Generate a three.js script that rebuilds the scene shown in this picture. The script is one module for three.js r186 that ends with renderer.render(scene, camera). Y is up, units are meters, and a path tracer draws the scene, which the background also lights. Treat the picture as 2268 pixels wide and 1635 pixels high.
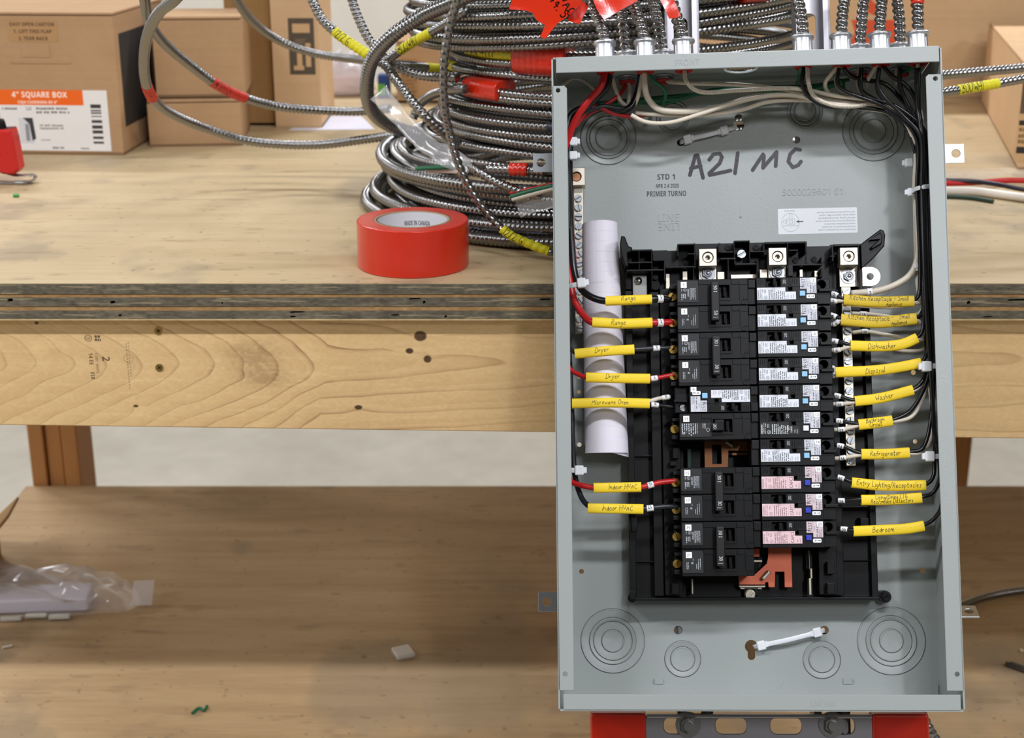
import * as THREE from 'three';
import { mergeGeometries } from 'three/addons/utils/BufferGeometryUtils.js';
import { RoundedBoxGeometry } from 'three/addons/geometries/RoundedBoxGeometry.js';
import { TessellateModifier } from 'three/addons/modifiers/TessellateModifier.js';
import { RectAreaLightUniformsLib } from 'three/addons/lights/RectAreaLightUniformsLib.js';
import { FontLoader } from 'three/addons/loaders/FontLoader.js';
import { TextGeometry } from 'three/addons/geometries/TextGeometry.js';

// ---------------------------------------------------------------- camera, light, exposure
const FOCAL = 3276, CX = 1134, CY = 817.5, PITCH = 18.7 * Math.PI / 180;   // focal length in pixels of the 2268 x 1635 frame
const scene = new THREE.Scene();
scene.background = new THREE.Color(0x000000);
const camera = new THREE.PerspectiveCamera(2 * Math.atan(CY / FOCAL) * 180 / Math.PI, 2268 / 1635, 0.05, 40);
camera.position.set(0, 1.3005, 1.4552);
camera.rotation.x = -PITCH;
camera.focus = 1.36;
camera.userData.fStop = 8.5;
camera.updateMatrixWorld(true);
const renderer = new THREE.WebGLRenderer({ antialias: true });
renderer.toneMapping = THREE.LinearToneMapping;
renderer.toneMappingExposure = 1.1;
renderer.shadowMap.enabled = true;
RectAreaLightUniformsLib.init();
const LAMP_POWER = 100, LAMP_COLOR = 0xf6f8ff;
const CEILING = 3.4, LAMPS = [];      // strip lights: place and turn
for (const z of [1.65, -2.2]) for (const x of [-6.9, -4.4, -1.9, 0.6, 3.1]) LAMPS.push([x, z, 0]);
LAMPS.push([0.95, 3.75, Math.PI / 2]);

// ---------------------------------------------------------------- helpers
const V = (x, y, z) => new THREE.Vector3(x, y, z);
function rng(seed) { let a = seed >>> 0; return () => { a = (a + 0x6D2B79F5) | 0; let t = Math.imul(a ^ (a >>> 15), 1 | a); t = (t + Math.imul(t ^ (t >>> 7), 61 | t)) ^ t; return ((t ^ (t >>> 14)) >>> 0) / 4294967296; }; }
const used = {};
function numbered(n) { const k = used[n] = (used[n] ?? -1) + 1; return k ? n + '_' + String(k).padStart(3, '0') : n; }
function shade(o) { o.traverse((m) => { if (m.isMesh) { m.castShadow = true; m.receiveShadow = true; } }); return o; }
function thing(name, label, category, group, pos, parent = scene) {
  const g = new THREE.Group(); g.name = numbered(name); g.userData = { label, category };
  if (group) g.userData.group = group;
  if (pos) g.position.copy(pos);
  scene.add(g); return g;
}
function part(name, geo, mat, parent, label) {
  const m = new THREE.Mesh(geo, mat); m.name = name; m.castShadow = m.receiveShadow = true;
  if (label) m.userData.label = label;
  parent.add(m); return m;
}
function single(name, label, category, geo, mat, group) {      // a thing that is one mesh
  const m = part(numbered(name), geo, mat, scene); m.userData = { label, category };
  if (group) m.userData.group = group;
  return m;
}
function struct(name, geo, mat) { const m = part(name, geo, mat, scene); m.userData = { kind: 'structure' }; return m; }
const merge = (list) => { const L = list.map((g) => { const h = g.index ? g.toNonIndexed() : g; for (const k of Object.keys(h.attributes)) if (!['position', 'normal', 'uv'].includes(k)) h.deleteAttribute(k); return h; }); const out = mergeGeometries(L); return out; };
// a measured picture point to a place: ray from the survey camera to a plane
const camPos = camera.position.clone();
function ray(px, py) { return V((px - CX) / FOCAL, -(py - CY) / FOCAL, -1).applyEuler(camera.rotation); }
function onY(px, py, y) { const d = ray(px, py); return camPos.clone().addScaledVector(d, (y - camPos.y) / d.y); }
function onZ(px, py, z) { const d = ray(px, py); return camPos.clone().addScaledVector(d, (z - camPos.z) / d.z); }
// boxes with uv in metres
function box(w, h, d, x = 0, y = 0, z = 0) {
  const g = new THREE.BoxGeometry(w, h, d), uv = g.attributes.uv, s = [[d, h], [d, h], [w, d], [w, d], [w, h], [w, h]];
  for (let i = 0; i < 24; i++) { const [a, b] = s[i >> 2]; uv.setXY(i, uv.getX(i) * a + (x - w / 2) * 1, uv.getY(i) * b + y - h / 2); }
  g.translate(x, y, z); return g;
}
const rbox = (w, h, d, r, x = 0, y = 0, z = 0, s = 2) => new RoundedBoxGeometry(w, h, d, s, r).translate(x, y, z);
const cyl = (r0, r1, h, n = 20, open = false) => new THREE.CylinderGeometry(r0, r1, h, n, 1, open);
function poly(pts, holes = []) {
  const s = new THREE.Shape(pts.map(([x, y]) => new THREE.Vector2(x, y)));
  for (const h of holes) s.holes.push(h);
  return s;
}
function circ(x, y, r) { const p = new THREE.Path(); p.absarc(x, y, r, 0, Math.PI * 2, true); return p; }
const rectPts = (x0, y0, x1, y1) => [[x0, y0], [x1, y0], [x1, y1], [x0, y1]];
function holeRect(x0, y0, x1, y1) { return new THREE.Path(rectPts(x0, y0, x1, y1).reverse().map(([x, y]) => new THREE.Vector2(x, y))); }
function roundRect(x0, y0, x1, y1, r, hole = false) {
  const p = hole ? new THREE.Path() : new THREE.Shape();
  p.moveTo(x0 + r, y0); p.lineTo(x1 - r, y0); p.quadraticCurveTo(x1, y0, x1, y0 + r); p.lineTo(x1, y1 - r); p.quadraticCurveTo(x1, y1, x1 - r, y1);
  p.lineTo(x0 + r, y1); p.quadraticCurveTo(x0, y1, x0, y1 - r); p.lineTo(x0, y0 + r); p.quadraticCurveTo(x0, y0, x0 + r, y0); return p;
}
function extrude(shape, depth, z = 0, bevel = 0, seg = 12) {
  const g = new THREE.ExtrudeGeometry(shape, { depth: depth - 2 * bevel, bevelEnabled: bevel > 0, bevelSize: bevel, bevelThickness: bevel, bevelOffset: -bevel, bevelSegments: 1, curveSegments: seg });
  g.translate(0, 0, z + bevel); return g;
}
// noise
const TAB = (() => { const r = rng(91), a = new Float32Array(65536); for (let i = 0; i < 65536; i++) a[i] = r(); return a; })();
function vnoise(x, y, px = 256, py = 256) {
  const xi = Math.floor(x), yi = Math.floor(y), fx = x - xi, fy = y - yi, u = fx * fx * (3 - 2 * fx), v = fy * fy * (3 - 2 * fy);
  const m = (a, n) => ((a % n) + n) % n, x0 = m(xi, px), x1 = m(xi + 1, px), y0 = m(yi, py) * 256, y1 = m(yi + 1, py) * 256;
  return (TAB[(x0 + y0) & 65535] * (1 - u) + TAB[(x1 + y0) & 65535] * u) * (1 - v) + (TAB[(x0 + y1) & 65535] * (1 - u) + TAB[(x1 + y1) & 65535] * u) * v;
}
function fbm(x, y, oct = 4, px = 256, py = 256) { let s = 0, a = 0.5, t = 0; for (let i = 0; i < oct; i++) { s += a * vnoise(x, y, px, py); t += a; x *= 2; y *= 2; px *= 2; py *= 2; a *= 0.5; } return s / t; }
function dataTex(w, h, fn, { srgb = true, sx = 1, sy = 1, mirror = false } = {}) {
  const d = new Uint8Array(w * h * 4);
  for (let j = 0; j < h; j++) for (let i = 0; i < w; i++) { const c = fn(i / w, j / h), k = (j * w + i) * 4; d[k] = Math.max(0, Math.min(255, c[0])); d[k + 1] = Math.max(0, Math.min(255, c[1])); d[k + 2] = Math.max(0, Math.min(255, c[2])); d[k + 3] = 255; }
  const t = new THREE.DataTexture(d, w, h); t.wrapS = t.wrapT = mirror ? THREE.MirroredRepeatWrapping : THREE.RepeatWrapping; t.magFilter = THREE.LinearFilter; t.minFilter = THREE.LinearMipmapLinearFilter; t.generateMipmaps = true;
  if (srgb) t.colorSpace = THREE.SRGBColorSpace;
  t.repeat.set(1 / sx, 1 / sy); t.needsUpdate = true; return t;
}
const mixc = (a, b, t) => [a[0] + (b[0] - a[0]) * t, a[1] + (b[1] - a[1]) * t, a[2] + (b[2] - a[2]) * t];
const sstep = (a, b, x) => { const t = Math.max(0, Math.min(1, (x - a) / (b - a))); return t * t * (3 - 2 * t); };
const mat = (color, roughness = 0.6, metalness = 0, extra = {}) => new THREE.MeshStandardMaterial({ color, roughness, metalness, side: THREE.DoubleSide, ...extra });
const phys = (color, roughness, extra = {}) => new THREE.MeshPhysicalMaterial({ color, roughness, side: THREE.DoubleSide, ...extra });
// print atlases: cells of canvas, with uv rectangles
function makeAtlas(w, h, roughness = 0.5) {
  const cv = document.createElement('canvas'); cv.width = w; cv.height = h; const ctx = cv.getContext('2d');
  ctx.fillStyle = '#888'; ctx.fillRect(0, 0, w, h);
  const tex = new THREE.CanvasTexture(cv); tex.colorSpace = THREE.SRGBColorSpace; tex.magFilter = THREE.LinearFilter;
  const m = mat(0xffffff, roughness, 0, { map: tex });
  let x = 0, y = 0, row = 0;
  return { mat: m, cell(cw, ch, draw) {
    cw = Math.round(cw); ch = Math.round(ch);
    if (x + cw + 4 > w) { x = 0; y += row; row = 0; }
    if (y + ch + 4 > h) throw new Error('atlas full');
    ctx.save(); ctx.beginPath(); ctx.rect(x, y, cw + 4, ch + 4); ctx.clip(); ctx.translate(x + 2, y + 2); draw(ctx, cw, ch); ctx.restore();
    const c = { u0: (x + 3) / w, u1: (x + cw + 1) / w, v1: 1 - (y + 3) / h, v0: 1 - (y + ch + 1) / h };
    x += cw + 4; row = Math.max(row, ch + 4); return c;
  } };
}
function cellUV(g, c) {       // flat uv of a plate's own extent into a cell
  g.computeBoundingBox(); const b = g.boundingBox, p = g.attributes.position, uv = new Float32Array(p.count * 2);
  for (let i = 0; i < p.count; i++) { uv[2 * i] = c.u0 + (c.u1 - c.u0) * (p.getX(i) - b.min.x) / (b.max.x - b.min.x); uv[2 * i + 1] = c.v0 + (c.v1 - c.v0) * (p.getY(i) - b.min.y) / (b.max.y - b.min.y); }
  g.setAttribute('uv', new THREE.BufferAttribute(uv, 2)); return g;
}
const plate = (pts, depth, z, c) => cellUV(extrude(Array.isArray(pts) ? poly(pts) : pts, depth, z), c);
// single-stroke handwriting
const GLYPH = {
  A: '0,0 2,7 4,0|.8,2.4 3.4,2.6', B: '0,0 0,7 2.6,6.8 3.2,5.4 2.4,3.9 0,3.6 3,3.4 4,1.8 3,.1 0,0', C: '4,6 2.6,7 .8,5.4 .3,3 1.2,.6 2.8,0 4.2,1', D: '.2,0 0,7 2,6.6 4,4.4 3.7,1.7 2,.2 -.4,0',
  E: '3.6,7 0,6.8 0,0 3.6,.2|0,3.6 2.8,3.7', G: '4,6 2.4,7 .6,5.4 .3,2.4 1.6,0 3.6,.5 4,2.8 2.4,2.8', H: '0,7 .1,0|3.8,7.2 3.7,0|0,3.5 3.8,3.7', I: '.4,7 .2,0', K: '.2,7 0,0|3.6,7 .1,3 3.8,0', L: '.2,7 0,0 3.4,.2',
  M: '0,0 .6,7 2.4,2 4.4,7 5,0', N: '0,0 .2,7 3.6,0 3.8,7', O: '2,7 .4,5.4 .2,2 1.8,0 3.8,1.4 4,5 2.6,6.9 1.6,6.8', R: '.2,0 0,7 2.6,6.8 3.4,5.2 2.4,3.8 .2,3.4|1.6,3.5 3.8,0', S: '3.6,6.2 2,7 .5,5.6 1.6,4 3.3,2.6 2.8,.4 1,0 0,1', T: '-.2,6.8 4.2,7|2,6.9 1.9,0',
  V: '0,7 1.8,0 3.8,7', W: '0,6.6 1,0 2.5,4.6 4,.2 5.4,6.8', U: '0,7 .2,1.4 1.8,0 3.4,1.2 3.6,7', P: '.1,0 0,7 2.8,6.6 3.2,4.8 2,3.6 .2,3.4', Q: '2,7 .4,5 .4,2 2,0 3.6,2 3.6,5 2,7|2.6,1.6 4.2,-.4',
  a: '3,3.2 1.6,4 .2,2.4 .6,.4 2,.2 3,3.6 2.9,1 3.6,.1', b: '.1,7 .2,.4 1.8,0 3,1.6 2,3.6 .2,2.6', c: '3,3.2 1.6,4 .3,2.4 .8,.2 2.2,0 3.2,.8', d: '2.8,2.8 1.4,3.8 .2,2 .8,.1 2.2,.6 2.9,7 3,.1', e: '.3,2 2.8,2.4 2.2,3.9 .8,3.6 .2,1.6 1.2,0 3.2,.8', f: '3,6.2 2,7 1.2,5 1.1,0|0,3.6 2.6,3.8',
  g: '2.9,3 1.5,4 .2,2.4 .8,.6 2.4,1 2.9,3.6 2.7,-1.4 1.2,-2.6 0,-1.6', h: '.2,7 0,0 .2,2.4 1.6,3.8 2.6,3 2.8,0', i: '.3,3.8 .3,0|.3,5.4 .4,5.7', k: '.2,7 0,0|2.6,4 .1,1.8 2.8,0', l: '.3,7 .3,0', m: '0,3.8 .1,0 .2,2.6 1.4,3.8 2,3 2.1,0 2.2,2.6 3.4,3.8 4.2,2.8 4.3,0', n: '0,3.8 .1,0 .2,2.6 1.6,3.8 2.6,2.8 2.7,0', o: '1.6,4 .3,2.8 .4,.8 1.6,0 2.9,1 2.8,3.2 1.4,3.9', p: '0,3.8 .1,-2.6|.1,2.6 1.6,4 2.8,2.6 2,.6 .1,.4',
  r: '0,3.8 .2,0 .3,2.4 1.4,3.7 2.6,3.6', s: '2.6,3.4 1.2,4 .4,2.8 2.2,1.6 1.8,.1 0,.4', t: '1,6.4 .9,.6 1.8,0 2.6,.6|-.2,4.2 2.4,4.4', u: '0,3.8 .1,.8 1.2,0 2.4,1 2.7,3.8 2.7,0', v: '0,3.8 1.2,0 2.6,3.8', w: '0,3.8 .8,0 1.9,2.8 3,.1 4,3.8', y: '0,3.8 1.2,.6|2.8,3.8 1,-1.6 0,-2.4', z: '0,3.8 2.6,3.8 0,0 2.8,0', x: '0,3.8 2.6,0|2.6,3.8 0,0', q: '2.6,3.4 1,4 .2,2 1,.2 2.6,1.4|2.6,3.8 2.6,-2.4', j: '1,3.8 .9,-1.6 0,-2.4',
  '/': '0,-.6 2.6,7.4', '-': '0,3 2.4,3.1', '.': '.2,.1 .5,.2', ',': '.4,.4 0,-.8', '+': '0,3 3,3|1.5,1.4 1.5,4.6', '#': '1,0 1.6,7|3,0 3.6,7|0,2 4,2|.4,5 4.4,5',
  0: '2,7 .4,5 .4,2 2,0 3.6,2 3.6,5 2,7', 1: '.6,5.8 1.6,7 1.5,0', 2: '.2,5.4 1.6,7 3.4,5.6 2.6,3.4 0,.2 4,.3', 3: '.3,6.4 2.4,7 3.2,5.4 1.4,3.8 3.6,2.6 2.6,.2 .2,.6', 4: '2.8,0 2.9,7 0,2.4 4,2.5', 5: '3.4,7 .8,6.9 .5,4 2.6,4.2 3.4,2 2,0 .2,.6', 6: '3,6.8 .8,4 .3,1.4 1.8,0 3.2,1.4 2.2,3.2 .6,2.4', 7: '0,6.8 3.6,7 1.4,0', 8: '2,3.8 .6,5.4 2,7 3.3,5.4 .4,2 2,0 3.6,1.8 2,3.8', 9: '3,5 1.8,3.6 .4,5 1.8,7 3,5.4 2.4,0' };
function hand(ctx, text, x, y, s, lw = 1.4, slant = 0.16, color = '#15130d', seed = 5) {
  const r = rng(seed + text.length * 7); ctx.strokeStyle = color; ctx.lineWidth = lw; ctx.lineCap = 'round'; ctx.lineJoin = 'round';
  for (const ch of text) {
    if (ch === ' ') { x += 3 * s; continue; }
    const gl = GLYPH[ch]; if (!gl) { x += 3 * s; continue; }
    let wmax = 0; const k = s * (0.94 + r() * 0.12), dy = (r() - 0.5) * 0.7 * s;
    for (const st of gl.split('|')) {
      const q = st.split(' ').map((a) => a.split(',').map(Number)); wmax = Math.max(wmax, ...q.map((a) => a[0]));
      const X = (a) => x + (a[0] + a[1] * slant) * k, Y = (a) => y + dy - a[1] * k;
      ctx.beginPath(); ctx.moveTo(X(q[0]), Y(q[0]));
      for (let i = 1; i < q.length - 1; i++) ctx.quadraticCurveTo(X(q[i]), Y(q[i]), (X(q[i]) + X(q[i + 1])) / 2, (Y(q[i]) + Y(q[i + 1])) / 2);
      const e = q[q.length - 1]; ctx.lineTo(X(e), Y(e)); ctx.stroke();
    }
    x += (wmax + 1.25) * k;
  }
  return x;
}
function tiny(ctx, x, y, w, h, rows, color, seed, gap = 0.55) {    // lines of small print
  const r = rng(seed); ctx.fillStyle = color; const p = h / rows;
  for (let i = 0; i < rows; i++) { let a = x; const end = x + w * (0.7 + 0.3 * r()); while (a < end) { const l = p * (0.35 + r() * 0.5); ctx.fillRect(a, y + i * p + p * (0.1 + 0.12 * r()), Math.min(l, end - a), p * gap); a += l + p * (0.16 + (r() < 0.18 ? 0.4 : 0)); } }
}
// swept paths
class Path {
  constructor(pts, step = 0.002, ref = null, tension = 'centripetal') {
    const c = new THREE.CatmullRomCurve3(pts, false, tension), n = Math.max(40, pts.length * 14), raw = [];
    for (let i = 0; i <= n; i++) raw.push(c.getPoint(i / n));
    const cum = [0]; for (let i = 1; i <= n; i++) cum.push(cum[i - 1] + raw[i].distanceTo(raw[i - 1]));
    this.length = cum[n]; const m = this.m = Math.max(2, Math.ceil(this.length / step)); this.p = []; let k = 1;
    for (let i = 0; i <= m; i++) { const s = this.length * i / m; while (k < n && cum[k] < s) k++; const f = (s - cum[k - 1]) / (cum[k] - cum[k - 1] || 1); this.p.push(raw[k - 1].clone().lerp(raw[k], f)); }
    this.t = this.p.map((p, i) => this.p[Math.min(m, i + 1)].clone().sub(this.p[Math.max(0, i - 1)]).normalize());
    this.n = []; this.b = []; let nn = ref ? ref.clone() : Math.abs(this.t[0].y) < 0.9 ? V(0, 1, 0) : V(0, 0, 1);
    for (let i = 0; i <= m; i++) { if (ref) nn = ref.clone(); nn = nn.clone().addScaledVector(this.t[i], -nn.dot(this.t[i])).normalize(); this.n.push(nn); this.b.push(this.t[i].clone().cross(nn)); }
  }
}
// tube over a stretch of a path; section(s, angle) gives the radius along n and b
function tube(path, section, nth = 10, { a = 0, z = 1, cell = null, caps = true, uvScale = null, turn = 0 } = {}) {
  const i0 = Math.round(a * path.m), i1 = Math.max(i0 + 1, Math.round(z * path.m)), pos = [], uv = [], idx = [], w = nth + 1;
  for (let i = i0; i <= i1; i++) {
    const s = path.length * i / path.m, f = (i - i0) / (i1 - i0);
    for (let j = 0; j <= nth; j++) {
      const th = 2 * Math.PI * j / nth + turn, r = section(s, th, f), rn = Array.isArray(r) ? r[0] : r, rb = Array.isArray(r) ? r[1] : r, c = -Math.cos(th) * rn, d = Math.sin(th) * rb, p = path.p[i], n = path.n[i], b = path.b[i];
      pos.push(p.x + n.x * c + b.x * d, p.y + n.y * c + b.y * d, p.z + n.z * c + b.z * d);
      if (cell) uv.push(cell.u0 + (cell.u1 - cell.u0) * f, cell.v0 + (cell.v1 - cell.v0) * j / nth); else if (uvScale) uv.push(s / uvScale[0], j / nth * uvScale[1]); else uv.push(s, j / nth * 0.03);
    }
  }
  const rows = i1 - i0;
  for (let i = 0; i < rows; i++) for (let j = 0; j < nth; j++) { const q = i * w + j; idx.push(q, q + w, q + 1, q + 1, q + w, q + w + 1); }
  if (caps) for (const [base, flip] of [[0, 1], [rows * w, 0]]) { const c = pos.length / 3, p = path.p[base ? i1 : i0]; pos.push(p.x, p.y, p.z); uv.push(uv[base * 2], uv[base * 2 + 1]); for (let j = 0; j < nth; j++) flip ? idx.push(c, base + j, base + j + 1) : idx.push(c, base + j + 1, base + j); }
  const g = new THREE.BufferGeometry(); g.setAttribute('position', new THREE.Float32BufferAttribute(pos, 3)); g.setAttribute('uv', new THREE.Float32BufferAttribute(uv, 2)); g.setIndex(idx); g.computeVertexNormals();
  if (true) { const N = g.attributes.normal; for (let i = 0; i <= rows; i++) { const A = i * w, B = A + nth, x = N.getX(A) + N.getX(B), y = N.getY(A) + N.getY(B), z2 = N.getZ(A) + N.getZ(B), l = Math.hypot(x, y, z2) || 1; N.setXYZ(A, x / l, y / l, z2 / l); N.setXYZ(B, x / l, y / l, z2 / l); } }
  return g;
}
// helically wound metal armour
const armour = (r, pitch, depth = 0.16) => (s, th) => { const f = s / pitch - th / (2 * Math.PI); return r * (1 - depth + depth * Math.pow(Math.abs(Math.sin(Math.PI * f)), 0.9)); };
function armourTube(path, r, pitch, nth = 10, opt = {}) { return tube(path, armour(r, pitch, opt.depth), nth, opt); }
// ---------------------------------------------------------------- room
const concrete = dataTex(512, 512, (u, v) => { const n = fbm(u * 6, v * 6, 5, 6, 6), m = fbm(u * 40 + 9, v * 40, 3, 40, 40); return mixc([150, 144, 130], [186, 180, 165], n * 0.75 + m * 0.35 - 0.05); }, { sx: 1.6, sy: 1.6 });
const wallTex = dataTex(256, 256, (u, v) => { const n = fbm(u * 8, v * 8, 4, 8, 8); return mixc([206, 198, 184], [226, 219, 207], n); }, { sx: 2, sy: 2 });
const M = {
  concrete: mat(0xffffff, 0.75, 0, { map: concrete }), wall: mat(0xffffff, 0.85, 0, { map: wallTex }), ceiling: mat(0x77746e, 0.9),
  steel: mat(0xa9a8a6, 0.3, 1), steelDull: mat(0x9a989c, 0.4, 1), armour: mat(0x908f8d, 0.26, 1), zinc: mat(0xb4b8bc, 0.34, 1), alu: mat(0xcdced2, 0.36, 1), brass: mat(0xa08243, 0.34, 1), copper: mat(0xd8795f, 0.42, 1), copperDull: mat(0xa57353, 0.5, 1), tin: mat(0xd8d0bf, 0.36, 1),
  black: phys(0x08090a, 0.38, { specularIntensity: 0.6 }), blackMatte: phys(0x050505, 0.55, { specularIntensity: 0.5 }), nylon: mat(0xe4e7ea, 0.4), dark: mat(0x0a0a0a, 0.8),
  redTape: phys(0xcc260b, 0.28, { clearcoat: 0.4, clearcoatRoughness: 0.25 }), wireBlack: mat(0x0a0b0d, 0.3), wireWhite: mat(0xd9cfbd, 0.4), wireRed: mat(0xb81a1c, 0.35), wireGreen: mat(0x17613f, 0.4), wireGrey: mat(0xa9a9a4, 0.4),
  lampGlow: mat(0xffffff, 0.5, 0, { emissive: 0xf6f8ff, emissiveIntensity: 2.5 }), lampBody: mat(0xe9e8e4, 0.5),
};
struct('floor', box(16, 0.1, 18, 0, -0.05, 4.5), M.concrete);
struct('ceiling', box(16, 0.1, 18, 0, CEILING + 0.05, 4.5), M.ceiling);
struct('wall_back', box(16, CEILING, 0.1, 0, CEILING / 2, -4.45), M.wall);
struct('wall_front', box(16, CEILING, 0.1, 0, CEILING / 2, 13.45), M.wall);
struct('wall_left', box(0.1, CEILING, 18, -7.95, CEILING / 2, 4.5), M.wall);
struct('wall_right', box(0.1, CEILING, 18, 7.95, CEILING / 2, 4.5), M.wall);
{
  const geoBody = extrude(poly([[-0.09, 0], [-0.05, 0.05], [0.05, 0.05], [0.09, 0]]), 1.24, -0.62).rotateY(Math.PI / 2), tubeGeo = cyl(0.014, 0.014, 1.2, 12).rotateZ(Math.PI / 2);
  for (const [x, z, turn] of LAMPS) {
    const t = thing('ceiling_light', 'long white fluorescent strip light fixed to the ceiling', 'light', 'fluorescent strip lights on the ceiling', V(x, CEILING - 0.052, z)); t.rotation.y = turn;
    part('housing', geoBody, M.lampBody, t);
    for (const s of [-1, 1]) part('tube', tubeGeo, M.lampGlow, t).position.set(0, -0.016, s * 0.045);
    const l = new THREE.RectAreaLight(LAMP_COLOR, LAMP_POWER, 1.2, 0.14); l.name = numbered('strip_lamp'); l.position.set(x, CEILING - 0.086, z); l.lookAt(x, 0, z); if (turn) l.rotateZ(turn); scene.add(l);
  }
}
// ---------------------------------------------------------------- workbench
const TABLE = 0.9, SHELF = 0.28;
const ply = (base, dark, seed, sx, sy) => dataTex(1024, 1024, (u, v) => {
  const g = fbm(u * 7 + seed, v * 90, 4, 7, 90), big = fbm(u * 4 + seed, v * 9, 4, 4, 9), st = fbm(u * 9, v * 5 + seed, 4, 9, 5), fine = fbm(u * 60, v * 500 + seed, 2, 60, 512), p = fbm(u * 26 + seed, v * 60, 3, 26, 60);
  let c = mixc(base, dark, sstep(0.35, 0.85, g) * 0.28 + (big - 0.5) * 0.55 + (fine - 0.5) * 0.25);
  c = mixc(c, [138, 124, 104], sstep(0.56, 0.74, st) * 0.4);
  const sp = fbm(u * 140 + seed, v * 160, 2, 140, 160), bl = fbm(u * 14 + seed * 2, v * 9, 4, 14, 9); c = mixc(c, [104, 94, 80], sstep(0.63, 0.8, bl) * 0.3); c = mixc(c, [92, 82, 66], sstep(0.8, 0.9, sp) * 0.35);
  return mixc(c, [122, 100, 70], sstep(0.72, 0.84, p) * 0.26);
}, { sx, sy });
const tableTex = ply([190, 168, 129], [164, 138, 95], 3, 1.3, 1.1), shelfTex = ply([186, 157, 117], [146, 115, 77], 17, 1.5, 1.2);
const edgeTex = (a, b, seed) => dataTex(1024, 64, (u, v) => { const n = fbm(u * 60 + seed, v * 5, 4, 60, 5), f = fbm(u * 230, v * 16 + seed, 3, 230, 16), s = fbm(u * 30, v * 14 + seed, 3, 30, 14); return mixc(mixc(a, b, n * 0.8 + (f - 0.5) * 0.9), [176, 158, 120], sstep(0.66, 0.74, s) * 0.55); }, { sx: 1.1, sy: 0.03 });
M.tableTop = mat(0xffffff, 0.55, 0, { map: tableTex }); M.shelf = mat(0xffffff, 0.6, 0, { map: shelfTex });
M.edgeDirty = mat(0xffffff, 0.85, 0, { map: edgeTex([74, 68, 56], [128, 119, 98], 2) }); M.edgeTan = mat(0xffffff, 0.8, 0, { map: edgeTex([140, 104, 62], [188, 150, 100], 8) }); M.edgePale = mat(0xffffff, 0.8, 0, { map: edgeTex([176, 150, 104], [214, 190, 146], 5) });
const boardPost = dataTex(256, 256, (u, v) => { const g = fbm(u * 40, v * 3, 4, 40, 3); return mixc([160, 106, 56], [200, 146, 88], g); }, { sx: 0.3, sy: 0.9 });
M.post = mat(0xffffff, 0.7, 0, { map: boardPost });
const bench = thing('workbench', 'long wooden workbench with thick plywood top, pine apron and lower shelf', 'workbench', null, V(0, 0, 0));
const X0 = -0.87, X1 = 1.9, yAt = (py) => onZ(CX, py, 0).y;
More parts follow.
